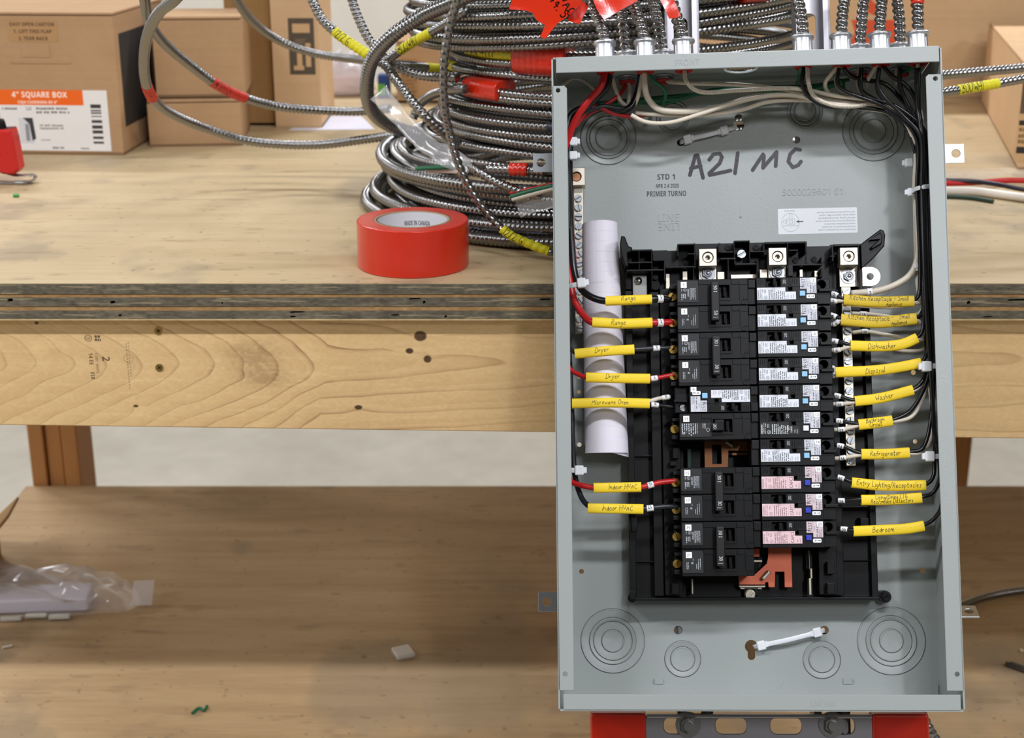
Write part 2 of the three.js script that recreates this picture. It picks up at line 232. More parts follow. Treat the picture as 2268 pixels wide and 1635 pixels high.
{
  const g = box(X1 - X0, 0.0008, 1.5, (X0 + X1) / 2, TABLE - 0.0004, -0.7505), p = g.attributes.position, uv = g.attributes.uv;
  for (let i = 0; i < p.count; i++) uv.setXY(i, p.getX(i), p.getZ(i));
  part('tabletop_face', g, M.tableTop, bench);
  const layers = [['tabletop_sheet', 628.5, 651, M.edgeDirty, 0], ['ply_layer', 651.6, 659.5, M.edgeTan, 0.0012], ['ply_layer', 659.5, 679, M.edgeDirty, 0.0004], ['ply_layer', 679, 689, M.edgeTan, 0.0012], ['ply_layer', 689, 706.5, M.edgeDirty, 0], ['ply_layer', 706.5, 709.5, M.edgePale, -0.0006]];
  const voids = { 2: [[15, 30, 661, 670], [243, 256, 666, 674], [490, 494, 668, 675], [905, 934, 660, 665], [936, 943, 666, 674], [1195, 1222, 661, 666], [2142, 2149, 666, 677], [2230, 2300, 662, 668]], 4: [[262, 270, 696, 702], [640, 678, 689, 694], [642, 656, 699, 704], [865, 886, 696, 700], [984, 990, 698, 705], [2178, 2200, 700, 704]] };
  layers.forEach(([nm, a, b, m, back], i) => {
    const y0 = yAt(b), y1 = i ? yAt(a) : TABLE - 0.0008, s = poly(rectPts(X0, y0, X1, y1));
    for (const [vx0, vx1, va, vb] of voids[i] || []) { const A = onZ(vx0, va, 0), B = onZ(vx1, vb, 0), w = B.x - A.x, h = A.y - B.y; s.holes.push(new THREE.Path([[A.x, A.y - h * 0.3], [A.x + w * 0.1, B.y], [A.x + w * 0.8, B.y + h * 0.2], [B.x, B.y + h * 0.6], [B.x - w * 0.2, A.y - h * 0.05], [A.x + w * 0.3, A.y - h * 0.1]].map(([x, y]) => new THREE.Vector2(x, y)))); }
    const e = extrude(s, 0.02, -0.02 - back), q = e.attributes.uv; part(nm, e, m, bench);
    part(nm, box(X1 - X0, y1 - y0, 1.48, (X0 + X1) / 2, (y0 + y1) / 2, -0.76), m, bench);
  });
  // apron board with its grain
  const AZ = -0.012, tl = onZ(0, 700, AZ), bl = onZ(0, 942, AZ), br = onZ(2268, 972, AZ), slope = (br.y - bl.y) / (br.x - bl.x), ax0 = bl.x - 0.35, ax1 = br.x + 0.35;
  const yb = (x) => bl.y + slope * (x - bl.x), top = yAt(709.5);
  const kn = [[930, 745, 13, 11], [906, 778, 8, 6], [946, 796, 8, 8], [793, 903, 8, 5], [80, 716, 4, 3], [300, 900, 5, 3]].map(([x, y, a, b]) => { const p = onZ(x, y, AZ); return [p.x, p.y, a / 2150, b / 2150]; });
  const AW = ax1 - ax0, AH = 0.14, mpp = 1 / 2170, apex = onZ(722, 806, AZ);
  const apTex = dataTex(2048, 256, (u, v) => {
    const x = ax0 + u * AW, y = top - AH + v * AH; let X = (x - apex.x) / mpp, d = (y - apex.y) / mpp;
    const w1 = fbm(u * 20, v * 3, 3, 20, 8) - 0.5, w2 = fbm(u * 6, v * 2 + 3, 3, 6, 8) - 0.5; d += w2 * 46; X += w1 * 60;
    for (const [kx, ky, ka] of kn) { const e = Math.exp(-(((x - kx) / (ka * 5)) ** 2 + ((y - ky) / (ka * 2.6)) ** 2)); d += Math.sign(y - ky + 1e-6) * e * 11; }
    const XX = X < 0 ? X : X * 0.12; const phi = XX * 0.75 + 1.15 * Math.sqrt(d * d * 1.25 + 500) + w1 * 22;
    const f = ((phi / 58) % 1 + 1) % 1, f2 = Math.abs(((phi / 58 + fbm(u * 4, v, 2, 4, 4) * 0.4) % 1 + 1) % 1);
    const line = Math.pow(f, 14) * (1 - sstep(0.97, 1, f)) + 0.2 * Math.pow(f, 3), str = (0.2 + 0.8 * fbm(u * 30, v * 12 + 5, 3, 30, 12)) * (0.45 + 0.55 * Math.exp(-(((X + 60) / 260) ** 2)));
    let c = mixc([230, 196, 142], [204, 164, 110], 0.35 * fbm(u * 16 + 4, v * 22, 4, 16, 22) + 0.25 * f2); c = mixc(c, [132, 88, 52], Math.min(1, line * 1.1 * str));
    c = mixc(c, [238, 206, 150], sstep(0.62, 0.8, fbm(u * 40 + 2, v * 30, 3, 40, 30)) * 0.3);
    const gs = fbm(u * 500, v * 60, 2, 512, 64); c = mixc(c, [150, 110, 66], (gs - 0.4) * 0.16);
    const s1 = Math.exp(-(((X + 170) / 60) ** 2 + ((d - 18) / 26) ** 2)) + Math.exp(-(((X + 150) / 50) ** 2 + ((d + 24) / 20) ** 2)); c = mixc(c, [120, 92, 58], Math.min(0.34, s1 * 0.4 * (0.4 + gs)));
    for (const [kx, ky, ka, kb] of kn) { const e = Math.hypot((x - kx) / ka, (y - ky) / kb); if (e < 1.25) c = mixc(mixc([58, 40, 22], [104, 72, 38], fbm(u * 900, v * 90, 2, 1024, 128)), c, sstep(0.85, 1.25, e)); }
    return c;
  });
  const s = poly([[ax0, yb(ax0)], [ax1, yb(ax1)], [ax1, top], [ax0, top]]), e = extrude(s, 0.038, AZ - 0.038, 0.0012), q = e.attributes.uv, pp = e.attributes.position;
  for (let i = 0; i < q.count; i++) q.setXY(i, (pp.getX(i) - ax0) / AW, (pp.getY(i) - top + AH) / AH);
  part('apron_board', e, mat(0xffffff, 0.65, 0, { map: apTex }), bench, 'pale pine board with arched grain, knots and two screws');
  for (const [x, y] of [[351, 732.5], [353.5, 814]]) { const p = onZ(x, y, AZ), g = [cyl(0.0042, 0.0036, 0.0016, 18).rotateX(Math.PI / 2)]; const sc = part('screw', merge(g), M.brass, bench); sc.position.set(p.x, p.y, AZ + 0.0002); const cr = part('cross_slot', merge([box(0.0046, 0.0009, 0.0006, 0, 0, 0.0008), box(0.0009, 0.0046, 0.0006, 0, 0, 0.0008)]), M.dark, sc); cr.rotation.z = 0.6; }
  // ink stamp on the apron
  { const cv = document.createElement('canvas'); cv.width = 440; cv.height = 540; const c = cv.getContext('2d'); c.clearRect(0, 0, 440, 540); const ink = 'rgba(58,44,40,0.62)'; c.fillStyle = ink; c.strokeStyle = ink; c.lineWidth = 5; c.beginPath(); c.arc(40, 60, 28, 0, 7); c.stroke(); tiny(c, 20, 44, 40, 34, 3, ink, 4); tiny(c, 90, 30, 62, 60, 2, ink, 8, 0.7);
    c.save(); c.translate(30, 190); c.rotate(Math.PI / 2); c.font = 'bold 44px sans-serif'; c.fillText('14 EE', 0, 0); c.fillText('FIR', 170, 0); c.font = 'bold 84px sans-serif'; c.fillText('2', 30, -105); c.font = '30px sans-serif'; c.fillText('S-DRY  WHITE', 0, -50); c.restore(); c.globalAlpha = 0.45; c.beginPath(); c.arc(345, 240, 38, 0, 7); c.stroke(); tiny(c, 330, 100, 12, 420, 16, ink, 6, 0.6); tiny(c, 350, 90, 10, 320, 12, ink, 12, 0.6);
    const tx = new THREE.CanvasTexture(cv); tx.colorSpace = THREE.SRGBColorSpace; const a = onZ(196, 868, AZ), b = onZ(306, 734, AZ); part('ink_stamp', new THREE.PlaneGeometry(b.x - a.x, b.y - a.y).translate((a.x + b.x) / 2, (a.y + b.y) / 2, AZ + 0.0002), mat(0xffffff, 0.65, 0, { map: tx, transparent: true }), bench, 'faded grade stamp'); }
  // lower shelf and posts
  const sx = onY(58, 1077, SHELF), sp = box(X1 - sx.x, 0.018, -sx.z - 0.03, (X1 + sx.x) / 2, SHELF - 0.009, (sx.z - 0.03) / 2), su = sp.attributes.uv, sq = sp.attributes.position;
  for (let i = 0; i < su.count; i++) su.setXY(i, sq.getX(i), sq.getZ(i));
  part('shelf_board', sp, M.shelf, bench, 'brown plywood lower shelf');
  const b0 = onZ(50, 942, sx.z), px = onZ(170, 942, sx.z);
  const w = (px.x - b0.x - 0.006) / 3;
  for (let k = 0; k < 3; k++) part('post', rbox(w * 0.93, 0.86, 0.09, 0.003, b0.x + 0.003 + w * (k + 0.5), 0.43, sx.z - 0.05 + (k === 1 ? -0.006 : 0)), M.post, bench, 'reddish timber post board');
  for (const [x, z] of [[sx.x + 0.06, -0.1], [X1 - 0.1, -0.1], [X1 - 0.1, -1.42], [0.9, -1.42]]) part('leg', box(0.09, z < -1 ? 0.86 : SHELF - 0.018, 0.09, x, z < -1 ? 0.43 : (SHELF - 0.018) / 2, z), M.post, bench);
  part('shelf_rail', box(X1 - sx.x, 0.09, 0.038, (X1 + sx.x) / 2, SHELF - 0.064, -0.06), M.post, bench);
}
// ---------------------------------------------------------------- cartons and goods at the back of the bench
const cardTex = (a, b, seed) => dataTex(256, 256, (u, v) => { const n = fbm(u * 5 + seed, v * 5, 4, 5, 5), l = fbm(u * 2, v * 120, 2, 2, 128), f = fbm(u * 60 + seed, v * 60, 2, 64, 64); return mixc(a, b, n * 0.6 + (l - 0.5) * 0.25 + f * 0.2); }, { sx: 0.4, sy: 0.4 });
M.card = mat(0xffffff, 0.8, 0, { map: cardTex([170, 134, 96], [192, 156, 116], 1) }); M.cardLight = mat(0xffffff, 0.8, 0, { map: cardTex([198, 162, 120], [216, 182, 140], 4) }); M.cardDark = mat(0xffffff, 0.8, 0, { map: cardTex([142, 106, 58], [168, 130, 78], 7) }); M.inkDark = mat(0x2b2622, 0.8);
const printA = makeAtlas(2048, 2048, 0.55);
function carton(name, label, w, h, d, m, flapGap = 0.004) {       // closed carton: body panels, flaps with a seam, origin at the base centre
  const t = thing(name, label, 'box'), e = 0.004;
  part('side_panel', merge([box(w, h - e, e, 0, (h - e) / 2, d / 2 - e / 2), box(w, h - e, e, 0, (h - e) / 2, -d / 2 + e / 2), box(e, h - e, d - 2 * e, -w / 2 + e / 2, (h - e) / 2, 0), box(e, h - e, d - 2 * e, w / 2 - e / 2, (h - e) / 2, 0), box(w, e, d, 0, e / 2, 0)]), m, t);
  for (const s of [-1, 1]) part('top_flap', rbox(w, e, d / 2 - flapGap, 0.0012, 0, h - e / 2 + 0.001, s * d / 4), m, t);
  return t;
}
{
  // big carton with the orange label
  const p = onY(285, 341, TABLE), pl = onY(0, 340, TABLE), H = onZ(285, 28, p.z).y - TABLE, W = 0.40;
  const t = carton('carton', 'brown carton with an orange and white product label, beside the red hand tool', W, H, 0.26, M.card); t.position.set(p.x - W / 2 + 0.004, TABLE, p.z - 0.13); t.rotation.y = -0.06;
  const lab = printA.cell(760, 400, (c, w, h) => {
    c.fillStyle = '#eceae6'; c.fillRect(0, 0, w, h); c.fillStyle = '#f2690f'; c.fillRect(0, 0, w * 0.78, h * 0.25); c.fillStyle = '#fff0e2'; c.font = 'bold 52px sans-serif'; c.fillText('4" SQUARE BOX', w * 0.13, h * 0.125); c.font = 'bold 26px sans-serif'; c.fillText('CAJA CUADRADA DE 4"', w * 0.18, h * 0.225);
    c.fillStyle = '#3c3a38'; const r = rng(4); for (let y = h * 0.23; y < h * 0.9;) { const b = 5 + r() * 22; c.fillRect(w * 0.84, y, w * 0.095, b); y += b + 5 + r() * 16; }
    tiny(c, w * 0.03, h * 0.29, w * 0.15, h * 0.05, 1, '#55524e', 3); tiny(c, w * 0.25, h * 0.28, w * 0.05, h * 0.06, 2, '#777', 4); tiny(c, w * 0.34, h * 0.28, w * 0.32, h * 0.12, 2, '#77736c', 5); tiny(c, w * 0.36, h * 0.56, w * 0.25, h * 0.1, 2, '#8a857c', 6); tiny(c, w * 0.36, h * 0.81, w * 0.12, h * 0.03, 1, '#888', 7); tiny(c, w * 0.46, h * 0.93, w * 0.14, h * 0.05, 1, '#555', 8); tiny(c, w * 0.72, h * 0.94, w * 0.1, h * 0.04, 1, '#777', 9);
    c.fillStyle = '#d7d8da'; c.fillRect(w * 0.17, h * 0.46, w * 0.13, h * 0.42); c.fillStyle = '#3a3a3c'; c.beginPath(); c.moveTo(w * 0.21, h * 0.46); c.lineTo(w * 0.3, h * 0.46); c.lineTo(w * 0.315, h * 0.8); c.lineTo(w * 0.28, h * 0.84); c.lineTo(w * 0.265, h * 0.56); c.fill(); c.fillStyle = '#8f9296'; c.fillRect(w * 0.225, h * 0.56, w * 0.035, h * 0.28);
  });
  const L0 = onZ(0, 200, p.z), L1 = onZ(264, 334, p.z), lw = L1.x - L0.x, lh = L0.y - L1.y;
  part('product_label', plate(rectPts(-W / 2 + 0.004 + (W - 0.004 - (p.x - L0.x)) , 0.006, W / 2 - (p.x - L1.x) - 0.004, 0.006 + lh), 0.0004, 0.1302, lab), printA.mat, t, 'orange and white paper label');
  const eo = printA.cell(420, 170, (c, w, h) => { c.fillStyle = '#b48b5d'; c.fillRect(0, 0, w, h); c.fillStyle = '#3a2c1e'; c.font = 'bold 40px sans-serif'; c.textAlign = 'center'; c.fillText('EASY OPEN CARTON', w / 2, 45); c.fillText('1. LIFT THIS FLAP', w / 2, 100); c.fillText('2. TEAR BACK', w / 2, 155); });
  const sc = lw / 262, ex = (x) => W / 2 - 0.004 - (285 - x) * sc, ey = (y) => (341 - y) * sc;
  part('carton_print', plate(rectPts(ex(48), ey(84), ex(162), ey(36)), 0.0003, 0.1301, eo), printA.mat, t);
  part('tear_flap', merge([extrude(poly(rectPts(ex(45), ey(132), ex(186), ey(128))), 0.001, 0.13), extrude(poly(rectPts(ex(75), ey(118), ex(140), ey(88))), 0.0008, 0.13)]), M.card, t);
  part('side_stripe', box(0.0006, H * 0.66, 0.15, W / 2 + 0.0002, H * 0.52, 0.035), M.inkDark, t, 'black printed side panel');
  // two stacked small cartons
  const q = onY(317, 328, TABLE), q1 = onY(500, 330, TABLE), h2 = onZ(430, 226, q.z).y - TABLE, w2 = q1.x - q.x + 0.012;
  const b2 = carton('carton', 'low brown carton under another small carton, behind the hanging cable loops', w2, h2, 0.17, M.card); b2.position.set(q.x + w2 / 2, TABLE, q.z - 0.1); b2.rotation.y = 0.1;
  const u0 = onZ(338, 224, q.z - 0.02), u1 = onZ(520, 40, q.z - 0.02), b3 = carton('carton', 'square brown carton standing on a lower small carton', u1.x - u0.x, u1.y - TABLE - h2 - 0.003, 0.14, M.card); b3.position.set((u0.x + u1.x) / 2, TABLE + h2 + 0.003, q.z - 0.1); b3.rotation.y = 0.08;
  // tall cartons behind
  const r0 = onY(552, 282, TABLE), r1 = onZ(660, 250, r0.z), b4 = carton('carton', 'tall dull brown carton behind the stacked small cartons', 0.1, 0.34, 0.16, M.cardDark); b4.position.set(onZ(566, 250, r0.z).x, TABLE, r0.z - 0.1); b4.scale.x = 0.9;
  const s0 = onY(612, 284, TABLE), s1 = onZ(712, 250, s0.z), b5w = s1.x - s0.x, b5 = carton('carton', 'tall light brown carton printed with a dark square emblem', b5w, 0.36, 0.18, M.cardLight); b5.position.set((s0.x + s1.x) / 2, TABLE, s0.z - 0.09);
  const em = printA.cell(240, 420, (c, w, h) => { c.fillStyle = '#54483a'; c.fillRect(0, 0, w, h); c.fillStyle = '#c9a376'; c.fillRect(w * 0.16, h * 0.1, w * 0.68, h * 0.16); c.fillRect(w * 0.3, h * 0.62, w * 0.2, h * 0.28); c.fillRect(w * 0.64, h * 0.44, w * 0.2, h * 0.42); c.fillRect(w * 0.16, h * 0.84, w * 0.4, h * 0.08); c.fillStyle = '#8b755a'; tiny(c, w * 0.25, h * 0.36, w * 0.5, h * 0.1, 3, '#8b755a', 3); });
  const e0 = onZ(643, 165, s0.z), e1 = onZ(694, 40, s0.z); part('emblem', plate(rectPts(e0.x - b5.position.x, e0.y - TABLE, e1.x - b5.position.x, e1.y - TABLE), 0.0004, 0.0902, em), printA.mat, b5, 'dark printed emblem');
  const g0 = onY(880, 228, TABLE), g1 = onZ(1030, 220, g0.z), b6 = carton('carton', 'small printed brown carton behind the tall coil stack', g1.x - g0.x, onZ(880, 92, g0.z).y - TABLE, 0.14, M.card); b6.position.set((g0.x + g1.x) / 2, TABLE, g0.z - 0.07);
  const pr = printA.cell(260, 300, (c, w, h) => { c.fillStyle = '#ab8152'; c.fillRect(0, 0, w, h); tiny(c, 10, 10, w - 20, h - 20, 10, '#6d5232', 12); });
  part('carton_print', plate(rectPts(-b6.position.x + onZ(890, 200, g0.z).x, onZ(890, 218, g0.z).y - TABLE, -b6.position.x + onZ(925, 120, g0.z).x, onZ(925, 130, g0.z).y - TABLE), 0.0004, 0.0702, pr), printA.mat, b6);
  // back right: wide carton with orange lettering, and a carton in front of it
  const w0 = onY(2110, 218, TABLE), BW = 0.95, bb = carton('carton', 'wide tan carton with orange block lettering along the back of the bench', BW, 0.42, 0.16, M.cardLight); bb.position.set(onZ(1500, 200, w0.z).x + BW / 2, TABLE, w0.z - 0.08);
  const orange = mat(0xd9552f, 0.75), oz = (x, y) => { const a = onZ(x, y, w0.z); return [a.x - bb.position.x, a.y - TABLE]; };
  { const A = oz(1872, 100), B = oz(1895, 44), C = oz(1995, 44), D = oz(1995, 100), s = poly([[A[0], A[1]], [A[0] + 0.016, (A[1] + B[1]) / 2], [B[0] - 0.008, B[1]], C, D]); part('printed_letter', extrude(s, 0.0004, 0.0801), orange, bb, 'orange printed letter'); const E = oz(1950, 10), s2 = new THREE.Shape(); s2.absarc(E[0], E[1] + 0.02, 0.04, Math.PI * 0.9, Math.PI * 1.6, false); s2.absarc(E[0], E[1] + 0.02, 0.02, Math.PI * 1.6, Math.PI * 0.9, true); part('printed_letter', extrude(s2, 0.0004, 0.0801), orange, bb, 'orange printed letter'); }
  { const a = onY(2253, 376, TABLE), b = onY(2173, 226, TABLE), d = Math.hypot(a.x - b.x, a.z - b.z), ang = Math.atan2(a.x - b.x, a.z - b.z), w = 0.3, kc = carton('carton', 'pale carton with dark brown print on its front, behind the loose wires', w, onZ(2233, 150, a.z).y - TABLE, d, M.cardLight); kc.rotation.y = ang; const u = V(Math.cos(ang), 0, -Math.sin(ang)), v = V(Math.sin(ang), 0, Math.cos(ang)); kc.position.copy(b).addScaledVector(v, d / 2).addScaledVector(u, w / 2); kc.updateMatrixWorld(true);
    const inv = kc.matrixWorld.clone().invert(), o = camPos.clone().applyMatrix4(inv), F = (px, py) => { const q = camPos.clone().add(ray(px, py)).applyMatrix4(inv).sub(o); const k = (d / 2 - o.z) / q.z; return [o.x + q.x * k, o.y + q.y * k]; };
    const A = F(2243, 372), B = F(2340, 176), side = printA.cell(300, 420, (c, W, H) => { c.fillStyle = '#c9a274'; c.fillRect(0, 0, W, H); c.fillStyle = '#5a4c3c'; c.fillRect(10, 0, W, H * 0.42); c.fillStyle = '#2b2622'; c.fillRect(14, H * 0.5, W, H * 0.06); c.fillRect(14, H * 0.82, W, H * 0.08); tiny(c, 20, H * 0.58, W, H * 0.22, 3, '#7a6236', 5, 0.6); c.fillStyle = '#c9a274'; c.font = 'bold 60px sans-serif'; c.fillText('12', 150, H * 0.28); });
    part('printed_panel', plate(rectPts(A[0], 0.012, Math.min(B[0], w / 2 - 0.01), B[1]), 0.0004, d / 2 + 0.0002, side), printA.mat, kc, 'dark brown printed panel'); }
  // sheet of paper and wrapped goods on the bench
  const f0 = onY(640, 289, TABLE), f1 = onY(830, 287, TABLE), f2 = onY(800, 258, TABLE), f3 = onY(690, 258, TABLE);
  { const g = extrude(poly([[f0.x, -f0.z], [f1.x, -f1.z], [f2.x, -f2.z], [f3.x, -f3.z]]), 0.0006).rotateX(-Math.PI / 2); g.translate(0, TABLE + 0.0002, 0); single('paper_sheet', 'white sheet of paper lying flat on the bench behind the cable loops', 'paper', g, mat(0xe4e4f0, 0.8)); }
}
// crumpled clear bag: a pillow of film
function filmBag(name, label, w, h, d, m, seed, pos, rot, contents) {
  const g = new THREE.SphereGeometry(1, 40, 26), p = g.attributes.position;
  for (let i = 0; i < p.count; i++) { const x = p.getX(i), y = p.getY(i), z = p.getZ(i), sx = Math.sign(x) * Math.pow(Math.abs(x), 0.55), sz = Math.sign(z) * Math.pow(Math.abs(z), 0.6), n = fbm(sx * 4 + seed, sz * 5 + y * 2 + 7, 4) - 0.5; p.setXYZ(i, sx * w / 2 * (1 + n * 0.06), Math.max(0.0006, (y * 0.5 + 0.5) * h * (1 + n * 1.3) * (1 - 0.75 * Math.pow(Math.abs(sx), 4))), sz * d / 2 * (1 + n * 0.1)); }
  g.computeVertexNormals(); const t = thing(name, label, 'bag', null, pos); t.rotation.y = rot; part('film', g, m, t, 'clear crumpled film'); if (contents) contents(t); return t;
}
M.film = phys(0xffffff, 0.12, { transmission: 0.86, thickness: 0, ior: 1.4 });
M.filmMilky = phys(0xf3eef0, 0.35, { transmission: 0.55, thickness: 0 });
{
  const a = onY(770, 214, TABLE); filmBag('plastic_bag', 'milky plastic bag of small parts standing beside the tall carton', 0.1, 0.07, 0.07, M.filmMilky, 3, V(a.x, TABLE, a.z - 0.02), 0.2, (t) => { part('paper_insert', rbox(0.06, 0.03, 0.03, 0.004, 0, 0.02, 0), mat(0xd9b9b6, 0.8), t); });
  const b = onY(852, 215, TABLE), bx = thing('small_carton', 'small blue and green packet beside the printed carton', 'packet', null, V(b.x, TABLE, b.z)); part('body', rbox(0.022, 0.042, 0.03, 0.002, 0, 0.021, 0), mat(0x1c4384, 0.5), bx); part('green_panel', rbox(0.014, 0.02, 0.002, 0.0008, -0.004, 0.016, 0.0152), mat(0x5fae45, 0.5), bx);
  // lower shelf: bag with paper and hardware
  const c = onY(95, 1372, SHELF); filmBag('plastic_bag', 'clear plastic bag with a folded paper and white hardware on the lower shelf', 0.32, 0.05, 0.1, M.film, 8, V(c.x - 0.03, SHELF, c.z - 0.03), 0.08, (t) => {
    part('folded_paper', rbox(0.2, 0.022, 0.05, 0.004, -0.01, 0.014, -0.006), mat(0xcfc8d6, 0.8), t, 'folded lilac-white paper');
    for (let i = 0; i < 4; i++) part('hardware_piece', rbox(0.03, 0.006, 0.008, 0.002, -0.05 + i * 0.034, 0.005, 0.03 + (i % 2) * 0.006), mat(0xe2e2da, 0.5), t);
    part('bag_seam', new THREE.PlaneGeometry(0.03, 0.045, 6, 6).rotateX(-1.1).translate(0.165, 0.02, 0), M.filmMilky, t);
  });
  // open carton at the left edge of the shelf
  const d = onY(-60, 1395, SHELF), oc = thing('open_carton', 'open brown carton with a raised flap standing on the lower shelf', 'box', null, V(d.x - 0.17, SHELF, d.z - 0.12)), e = 0.004;
  part('side_panel', merge([box(0.26, 0.06, e, 0, 0.03, 0.12), box(0.26, 0.06, e, 0, 0.03, -0.12), box(e, 0.06, 0.24, -0.13, 0.03, 0), box(e, 0.06, 0.24, 0.13, 0.03, 0), box(0.26, e, 0.24, 0, e / 2, 0)]), M.cardDark, oc);
  const fl = part('raised_flap', extrude(poly([[0, -0.11], [0.09, -0.1], [0.1, -0.02], [0.06, 0.11], [0, 0.11]]), e).rotateX(-Math.PI / 2), M.cardDark, oc); fl.position.set(0.13, 0.06, 0); fl.rotation.z = 0.75;
  // scraps
  const scrap = (px, py, y, w, h, d2, m, label, rot, cat) => { const p = onY(px, py, y), s = single('scrap', label, cat, rbox(w, h, d2, Math.min(w, h, d2) * 0.3), m); s.position.set(p.x, y + h / 2, p.z); s.rotation.y = rot; return s; };
  scrap(893, 1450, SHELF, 0.026, 0.007, 0.028, mat(0xd9d4cc, 0.7), 'folded white paper scrap on the lower shelf', 0.4, 'scrap');
  { const p = onY(441, 1578, SHELF), q = new Path([V(-0.008, 0.002, 0.006), V(0, 0.004, -0.004), V(0.006, 0.003, 0.0), V(0.008, 0.002, -0.012)], 0.001); const s = single('wire_offcut', 'green wire offcut on the lower shelf', 'scrap', tube(q, () => 0.0019, 8), M.wireGreen); s.position.copy(p); }
  { const p = onY(36, 437, TABLE), q = new Path([V(-0.0032, 0.0024, 0), V(0.0036, 0.0024, 0.0005)], 0.001); const s = single('wire_offcut', 'short bright green wire offcut on the bench below the red tool', 'scrap', tube(q, () => 0.0023, 10), mat(0x3f9c45, 0.5)); s.position.copy(p); }
  scrap(17, 1435, SHELF, 0.014, 0.003, 0.004, mat(0xcfc6b4, 0.7), 'tiny pale chip beside the bag on the lower shelf', 0.5, 'scrap');
  scrap(2262, 1443, SHELF, 0.006, 0.003, 0.005, mat(0xd8c8a8, 0.7), 'tiny pale chip on the lower shelf right of the panel', 0.2, 'scrap');
}
// red hand tool at the left edge
{
  const b = onY(20, 406, TABLE), t = thing('cable_cutter', 'red rotary cable cutter with black knob and steel clamp standing on the bench', 'tool', null, V(b.x, TABLE, b.z)), z = b.z, U = (x, y) => { const p = onZ(x, y, z); return [p.x - b.x, p.y - TABLE]; };
  const red = mat(0xc4201c, 0.45), S = [[-70, 288], [30, 283], [36, 300], [44, 345], [49, 372], [42, 380], [36, 383], [14, 382], [-6, 374], [-70, 362]].map(([x, y]) => U(x, y));
  const s = poly(S, [[8, 332, 14, 346], [21, 328, 27, 342]].map(([a, c, d, e2]) => { const A = U(a, e2), B = U(d, c); return holeRect(A[0], A[1], B[0], B[1]); }));
  part('body', extrude(s, 0.03, -0.015, 0.003), red, t); part('inner_shell', extrude(poly(S.map(([x, y]) => [x * 0.97, y + 0.0005])), 0.018, -0.009), mat(0x3a0a08, 0.6), t);
  const K = U(2, 288); part('knob', new THREE.LatheGeometry([[0, 0], [0.0075, 0], [0.0078, 0.004], [0.0065, 0.012], [0.005, 0.0155], [0, 0.016]].map(([x, y]) => new THREE.Vector2(x, y)), 20).translate(K[0], K[1] - 0.001, 0), M.blackMatte, t);
  const pts = [[20, 384], [40, 388], [72, 388], [78, 393], [74, 399], [40, 408], [14, 417], [-8, 416]].map(([x, y]) => { const p = U(x, y); return V(p[0], Math.max(0.002, p[1]), 0.0); });
  part('clamp', tube(new Path(pts, 0.001, V(0, 0, 1)), () => [0.009, 0.0012], 12), M.steel, t, 'bent steel clamp');
  const A2 = [[36, 402], [52, 408], [62, 404]].map(([x, y]) => { const p = U(x, y); return V(p[0], Math.max(0.002, p[1]), 0.006); }); part('clamp_screw', tube(new Path(A2, 0.001), () => 0.002, 8), M.steel, t);
  part('lanyard_ring', new THREE.TorusGeometry(0.004, 0.0006, 8, 20).translate(...U(36, 302), 0), M.steel, t);
}
// roll of red tape
{
  const c0 = onY(915, 618, TABLE), R = (onZ(1039, 540, c0.z - 0.05).x - onZ(791, 540, c0.z - 0.05).x) / 2, c = V(onZ(915, 540, c0.z - R).x, TABLE, c0.z - R), H = 0.0495, t = thing('tape_roll', 'roll of glossy red tape lying flat near the bench edge', 'tape', null, c), ri = R * 0.69;
  const prof = [[ri, 0.001], [ri + 0.001, 0], [R - 0.001, 0], [R, 0.001], [R, H - 0.001], [R - 0.001, H]]; for (let k = 0; k < 9; k++) { const r = R - 0.001 - (R - ri - 0.001) * (k + 1) / 9; prof.push([r + 0.0004, H + (k % 2 ? -0.0003 : 0.0001)]); } prof.push([ri, H - 0.0006], [ri, 0.001]);
  part('tape_winding', new THREE.LatheGeometry(prof.map(([x, y]) => new THREE.Vector2(x, y)), 96), M.redTape, t, 'glossy red tape winding');
  const rc = ri - 0.0035; part('core', new THREE.LatheGeometry([[rc, 0], [ri - 0.0001, 0], [ri - 0.0001, H], [rc, H], [rc, 0]].map(([x, y]) => new THREE.Vector2(x, y)), 72), mat(0xb9a284, 0.8), t, 'cardboard core');
  const cp = printA.cell(1400, 130, (x, w, h) => { x.fillStyle = '#d9d8dc'; x.fillRect(0, 0, w, h); x.fillStyle = '#33343a'; x.font = 'bold 20px sans-serif'; for (let i = 0; i < 7; i++) { x.fillText('MADE IN CANADA', 30 + i * 200, i % 2 ? 40 : 95); } });
  const liner = new THREE.CylinderGeometry(rc - 0.0003, rc - 0.0003, H - 0.002, 72, 1, true), lu = liner.attributes.uv; for (let i = 0; i < lu.count; i++) lu.setXY(i, cp.u1 + (cp.u0 - cp.u1) * lu.getX(i), cp.v0 + (cp.v1 - cp.v0) * lu.getY(i)); liner.translate(0, H / 2, 0);
  part('core_liner', liner, printA.mat, t, 'white core lining with small print');
}
